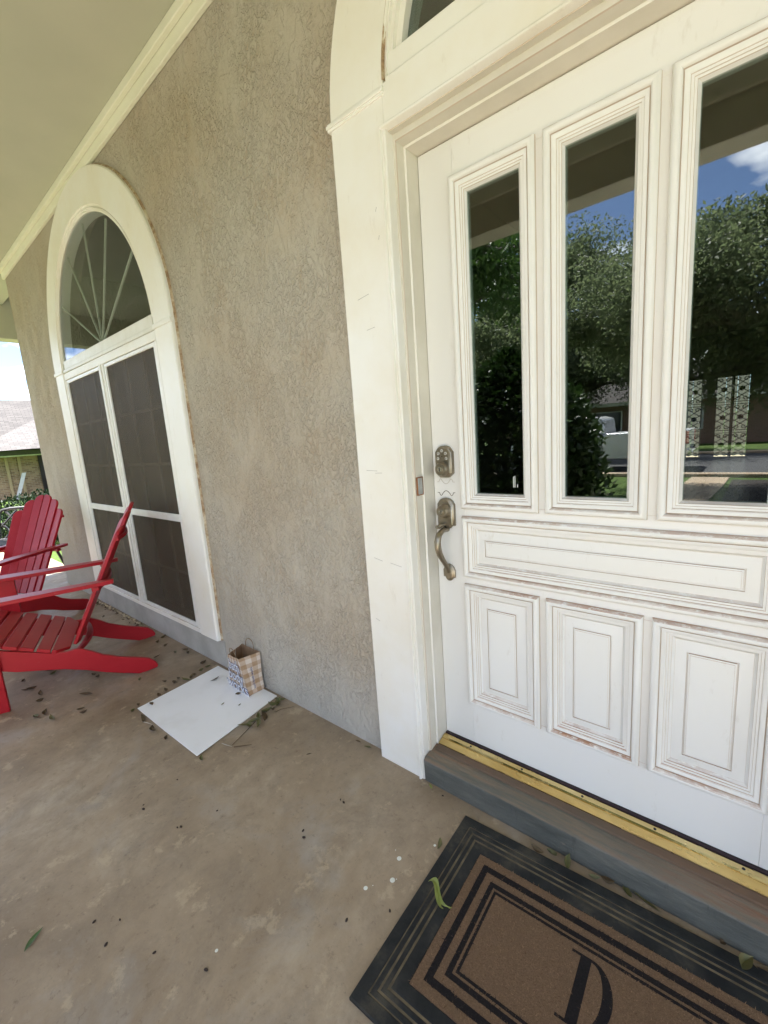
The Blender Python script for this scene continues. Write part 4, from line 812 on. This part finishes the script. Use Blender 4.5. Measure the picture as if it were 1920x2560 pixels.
tb.build('trunk', m_bark, pe, world=False, smooth=60); V, F = leaves(np.concatenate(A), .13, .26, .9); npmesh('crown', V, F, m_pec, pe, world=False)
def shrub(name, label, loc, rad, n_, size, mt, group=None):
    t = thing(name, label, 'shrub', loc, 0, group); d = rng.normal(size=(n_, 3)); d /= np.linalg.norm(d, axis=1)[:, None]; d[:, 2] = np.abs(d[:, 2]) * 1.0 - .0
    r_ = rng.uniform(.25, 1, n_) ** .4; lump = np.array([1 + .16 * mnoise.noise(Vector(tuple(x * 2.6)) + Vector(loc)) for x in d]); hz = np.abs(d[:, 2]); side = np.sqrt(np.maximum(1 - hz ** 2, 1e-4)); zz_ = rng.uniform(0, 1, n_); wz = np.clip(1 - zz_ ** 5, .05, 1) * np.clip(.86 + .9 * zz_, 0, 1)
    P = np.stack([d[:, 0] / side * wz * r_ * lump * rad[0], d[:, 1] / side * wz * r_ * lump * rad[1], zz_ * rad[2] * (.94 + .06 * lump)], 1)
    V, F = leaves(P, size, .5, 0, .35, d * .8); npmesh('foliage', V, F, mt, t, world=False)
    b_ = MB()
    for k in range(9): a = k * .7; b_.tube([(0, 0, -.15), (.25 * rad[0] * math.cos(a), .25 * rad[1] * math.sin(a), rad[2] * .4), (.55 * rad[0] * math.cos(a), .55 * rad[1] * math.sin(a), rad[2] * .75)], [.03, .02, .008], 6)
    b_.build('stem', m_bark, t, world=False); return t
shrub('tall_shrub', 'tall dark shrub at the porch edge mirrored in the left panes', (-1.98, -1.80, gz(-2.0, -1.8)), (.92, .62, 2.15), 26000, .07, m_shr)
m_hedge = leafmat('hedge_leaf', (.006, .018, .004), (.016, .040, .008), .12, .6)
hx0, hx1, hy0, hy1, hh = -10.3, -8.75, .2, 3.6, .70
hg = thing('hedge', 'clipped green hedge beyond the end of the porch', 'hedge', (-9.35, 1.9, gz(-9.35, 1.9)))
n_ = 20000; P = np.stack([rng.uniform(-.78, .78, n_), rng.uniform(-1.7, 1.7, n_), rng.uniform(.02, .92, n_)], 1); sc_ = np.sqrt(np.clip(1 - .75 * (P[:, 0] / .8) ** 2, 0, 1)) * np.clip(.98 + .13 * P[:, 1], .6, 1.3); P[:, 2] *= sc_
V, F = leaves(P, .055, .45, -.5, .4, np.stack([P[:, 0], P[:, 1] * .2, P[:, 2]], 1)); npmesh('foliage', V, F, m_hedge, hg, world=False)
b_ = MB()
for k in range(14): b_.tube([(0, -1.5 + k * .23, -.1), (.1 * math.sin(k), -1.5 + k * .23, .3), (.3 * math.sin(k * 2.1), -1.5 + k * .23, .55)], [.025, .018, .006], 6)
b_.build('stem', m_bark, hg, world=False)

# ------------------------------------------------------------------ neighbouring house (left) and house across the street
m_brick = brick_mat('buff_brick', (.38, .25, .145), (.19, .115, .068), (.38, .31, .22), .23, .085); m_brick2 = brick_mat('red_brick', (.25, .13, .08), (.18, .09, .06), (.35, .3, .25))
def shingle_mat(name, c1, c2, sun=(.1, .09, .08)):
    m, t, b = nodes(name); c = t.nodes.new('ShaderNodeTexCoord'); s = t.nodes.new('ShaderNodeSeparateXYZ'); t.links.new(c.outputs['Object'], s.inputs[0]); cx = t.nodes.new('ShaderNodeCombineXYZ')
    t.links.new(math_(t, 'ADD', s.outputs[1], math_(t, 'MULTIPLY', s.outputs[0], .13)), cx.inputs[0]); t.links.new(math_(t, 'MULTIPLY', s.outputs[2], 2.2), cx.inputs[1])
    k = t.nodes.new('ShaderNodeTexBrick'); t.links.new(cx.outputs[0], k.inputs['Vector']); k.inputs['Scale'].default_value = 1; k.inputs['Color1'].default_value = (*c1, 1); k.inputs['Color2'].default_value = (*c2, 1); k.inputs['Mortar'].default_value = (*[x * .6 for x in c2], 1)
    k.inputs['Brick Width'].default_value = .34; k.inputs['Row Height'].default_value = .16; k.inputs['Mortar Size'].default_value = .014
    t.links.new(k.outputs['Color'], b.inputs['Base Color']); b.inputs['Roughness'].default_value = .9; return m
m_roofL = shingle_mat('pale_shingle', (.088, .079, .073), (.054, .048, .045)); m_roofD = shingle_mat('dark_shingle', (.055, .046, .042), (.04, .035, .032))
GZ_ = -.55
nb = thing('neighbour_house', 'buff brick neighbour house with pale shingled hip roof at far left', 'house', (-28, 4, GZ_))
MB().box(-38, -28, -14, 22, GZ_, 1.80).build('wall', m_brick, nb)
r_ = MB(); ex = -27.35; ez = 1.76
r_.add([(ex, -14.8, ez), (ex, 22.8, ez), (-39, 22.8, ez), (-39, -14.8, ez), (-33, -9, 4.75), (-33, 17, 4.75)], [(0, 1, 5, 4), (1, 2, 5), (2, 3, 4, 5), (3, 0, 4)])
r_.add([(ex, 3.2, ez + .02), (ex, 11, ez + .02), (-24.6, 5.0, ez + .02), (-24.6, 10, ez + .02), (-31.0, 7.2, 3.75)], [(0, 2, 4), (2, 3, 4), (3, 1, 4)])
r_.add([(ex, -14.8, ez - .05), (ex, 22.8, ez - .05), (-39, 22.8, ez - .05), (-39, -14.8, ez - .05)], [(3, 2, 1, 0)]); ro = r_.build('roof', m_roofL, nb, smooth=0)
MB().box(ex - .02, ex + .12, -14.8, 22.8, ez - .2, ez + .02).build('fascia', M('grey_fascia', (.09, .085, .09), (.075, .07, .075), .6), nb)
MB().box(ex - .6, ex - .02, -14.8, 22.8, ez - .26, ez - .2).build('soffit', M('white_soffit', (.75, .73, .68), None, .6), nb)
m_tim = M('pale_timber', (.42, .31, .17), (.38, .28, .16), .7, 5)
for y in (4.62, 5.12): MB().box(-27.98, -27.90, y - .06, y + .06, GZ_, ez - .2).build('timber_post', m_tim, nb)
MB().box(-27.99, -27.93, 5.9, 7.8, GZ_, 1.5).build('door', M('dark_brown_door', (.022, .012, .012), None, .6), nb)
MB().box(-27.9, -27.6, 6.1, 6.45, GZ_ + .3, GZ_ + .9).build('meter_box', M('grey_meter', (.30, .30, .31), None, .5), nb, bev=.01)
lp = MB().prism([(0, 0), (.16, 0), (.62, 1.25), (.46, 1.25)], (-27.2, 4.55, GZ_), (0, 1, 0), (0, 0, 1), (-1, 0, 0), .06).build('leaning_plank', M('white_plank', (.6, .58, .6), None, .6)); tag(lp, 'white plank leaning against the neighbour brick wall', 'plank')
ac = thing('brick_house', 'low brick house across the street with dark roof mirrored in the door', 'house', (-6, -30, GZ_))
MB().box(-16, 5, -38, -29, GZ_, 2.15).build('wall', m_brick2, ac)
r_ = MB(); r_.add([(-17, -28.2, 2.15), (6, -28.2, 2.15), (6, -39, 2.15), (-17, -39, 2.15), (-14, -33.5, 4.6), (3, -33.5, 4.6)], [(0, 1, 5, 4), (1, 2, 5), (2, 3, 4, 5), (3, 0, 4), (3, 2, 1, 0)]); r_.build('roof', m_roofD, ac, smooth=0)
MB().box(-17, 6, -28.3, -28.12, 1.98, 2.2).build('fascia', M('white_fascia', (.78, .77, .74), None, .6), ac)
for x0, x1 in ((-8.4, -6.6), (-4.6, -2.4), (-12, -10.2)):
    wn = MB().box(x0, x1, -29.0 + .001, -28.9, .3, 1.7).build('window', M('window_frame_white', (.75, .75, .72), None, .5), ac); MB().box(x0 + .08, x1 - .08, -28.9 + .001, -28.88, .38, 1.62).build('pane', M('far_pane', (.03, .04, .05), None, .1), wn)
fn = thing('board_fence', 'pale board fence behind the house seen through the iron grilles', 'fence', (0, 21, -.3))
m_fence = M('fence_wood', (.10, .095, .075), (.075, .07, .055), .8, 4, .2, 30)
for k in range(36): MB().box(-5 + k * .28, -5 + k * .28 + .27, 17.5, 17.53, gz(0, 21), 2.9 + .01 * (k % 3)).build('board', m_fence, fn)

# ------------------------------------------------------------------ pickup truck parked on the street (mirrored in the door)
tk = thing('pickup_truck', 'silver pickup truck parked along the far kerb mirrored in the door', 'truck', (-4.6, -15.05, -.54))
m_car = M('silver_paint', (.60, .61, .63), (.57, .58, .60), .25, 2, metal=.35); m_tyre = M('tyre', (.02, .02, .02), None, .85); m_cglass = M('car_glass', (.02, .025, .03), None, .05); m_red2 = M('tail_lamp', (.45, .01, .01), None, .2); m_chrome = M('chrome', (.6, .6, .6), None, .15, metal=1)
# profile along x (front = -x)
def wheelcut(cx, r0, n0=9): return [(cx + r0 * math.cos(a), .42 + r0 * math.sin(a)) for a in np.linspace(math.pi * 1.0, 0, n0)]
lower = [(-2.85, .50), (-2.35, .42)] + wheelcut(-1.85, .46) + [(-1.3, .42), (1.15, .42)] + wheelcut(1.75, .46) + [(2.3, .45), (2.95, .52), (2.97, 1.30), (.58, 1.30), (.54, 1.24), (-1.80, 1.22), (-2.5, 1.12), (-2.88, 1.0)]
b_ = MB(); b_.prism(lower, (0, -.98, 0), (1, 0, 0), (0, 0, 1), (0, 1, 0), 1.96); b_.build('body', m_car, tk, bev=.05, world=False, seg=3)
cabp = [(-1.85, 1.20), (.55, 1.24), (.47, 1.82), (.20, 1.90), (-.90, 1.90), (-1.20, 1.84)]
b_ = MB(); b_.prism(cabp, (0, -.86, 0), (1, 0, 0), (0, 0, 1), (0, 1, 0), 1.72); b_.build('cab', m_car, tk, bev=.06, world=False, seg=3)
for s in (-1, 1):
    for wp in ([(-1.57, 1.27), (-.57, 1.28), (-.57, 1.80), (-1.13, 1.79)], [(-.47, 1.28), (.37, 1.30), (.33, 1.77), (.1, 1.80), (-.47, 1.80)]):
        MB().prism(wp, (0, s * .862, 0), (1, 0, 0), (0, 0, 1), (0, s, 0), .012).build('side_window', m_cglass, tk, world=False)
    for x in (-.52, .50): MB().box(x - .005, x + .005, s * .981 - .004, s * .981 + .004, .48, 1.24).build('door_seam', m_black, tk, world=False)
    MB().box(2.80, 2.985, s * .90 - .09, s * .90 + .088, .86, 1.26).build('tail_lamp', m_red2, tk, bev=.02, world=False); MB().box(-2.90, -2.72, s * .78 - .16, s * .78 + .16, .78, .98).build('headlamp', m_chrome, tk, bev=.03, world=False)
    MB().box(-1.05, -.85, s * 1.05 - .08, s * 1.05 + .08, 1.22, 1.40).build('wing_mirror', m_black, tk, bev=.03, world=False)
    for x in (-1.85, 1.75):
        wh = MB().lathe((x, s * .86 - .13 * s, .38), (0, s, 0), [(.20, 0), (.34, .0), (.38, .03), (.38, .22), (.35, .25), (.24, .25), (.23, .22)], 28).build('wheel', m_tyre, tk, world=False); MB().lathe((x, s * .86 + .09 * s, .38), (0, s, 0), [(.23, 0), (.21, .02), (.08, .01), (.07, .03)], 20).build('rim', m_chrome, wh, world=False)
    for x in (-.47, .28): MB().box(x - .0, x + .0 + .16, s * .99 - .01, s * .99 + .01, 1.10, 1.13).build('door_handle', m_chrome, tk, world=False)
MB().box(2.95, 3.10, -.95, .95, .50, .68).build('rear_bumper', m_chrome, tk, bev=.03, world=False); MB().box(-3.0, -2.82, -.95, .95, .46, .70).build('front_bumper', m_chrome, tk, bev=.03, world=False)
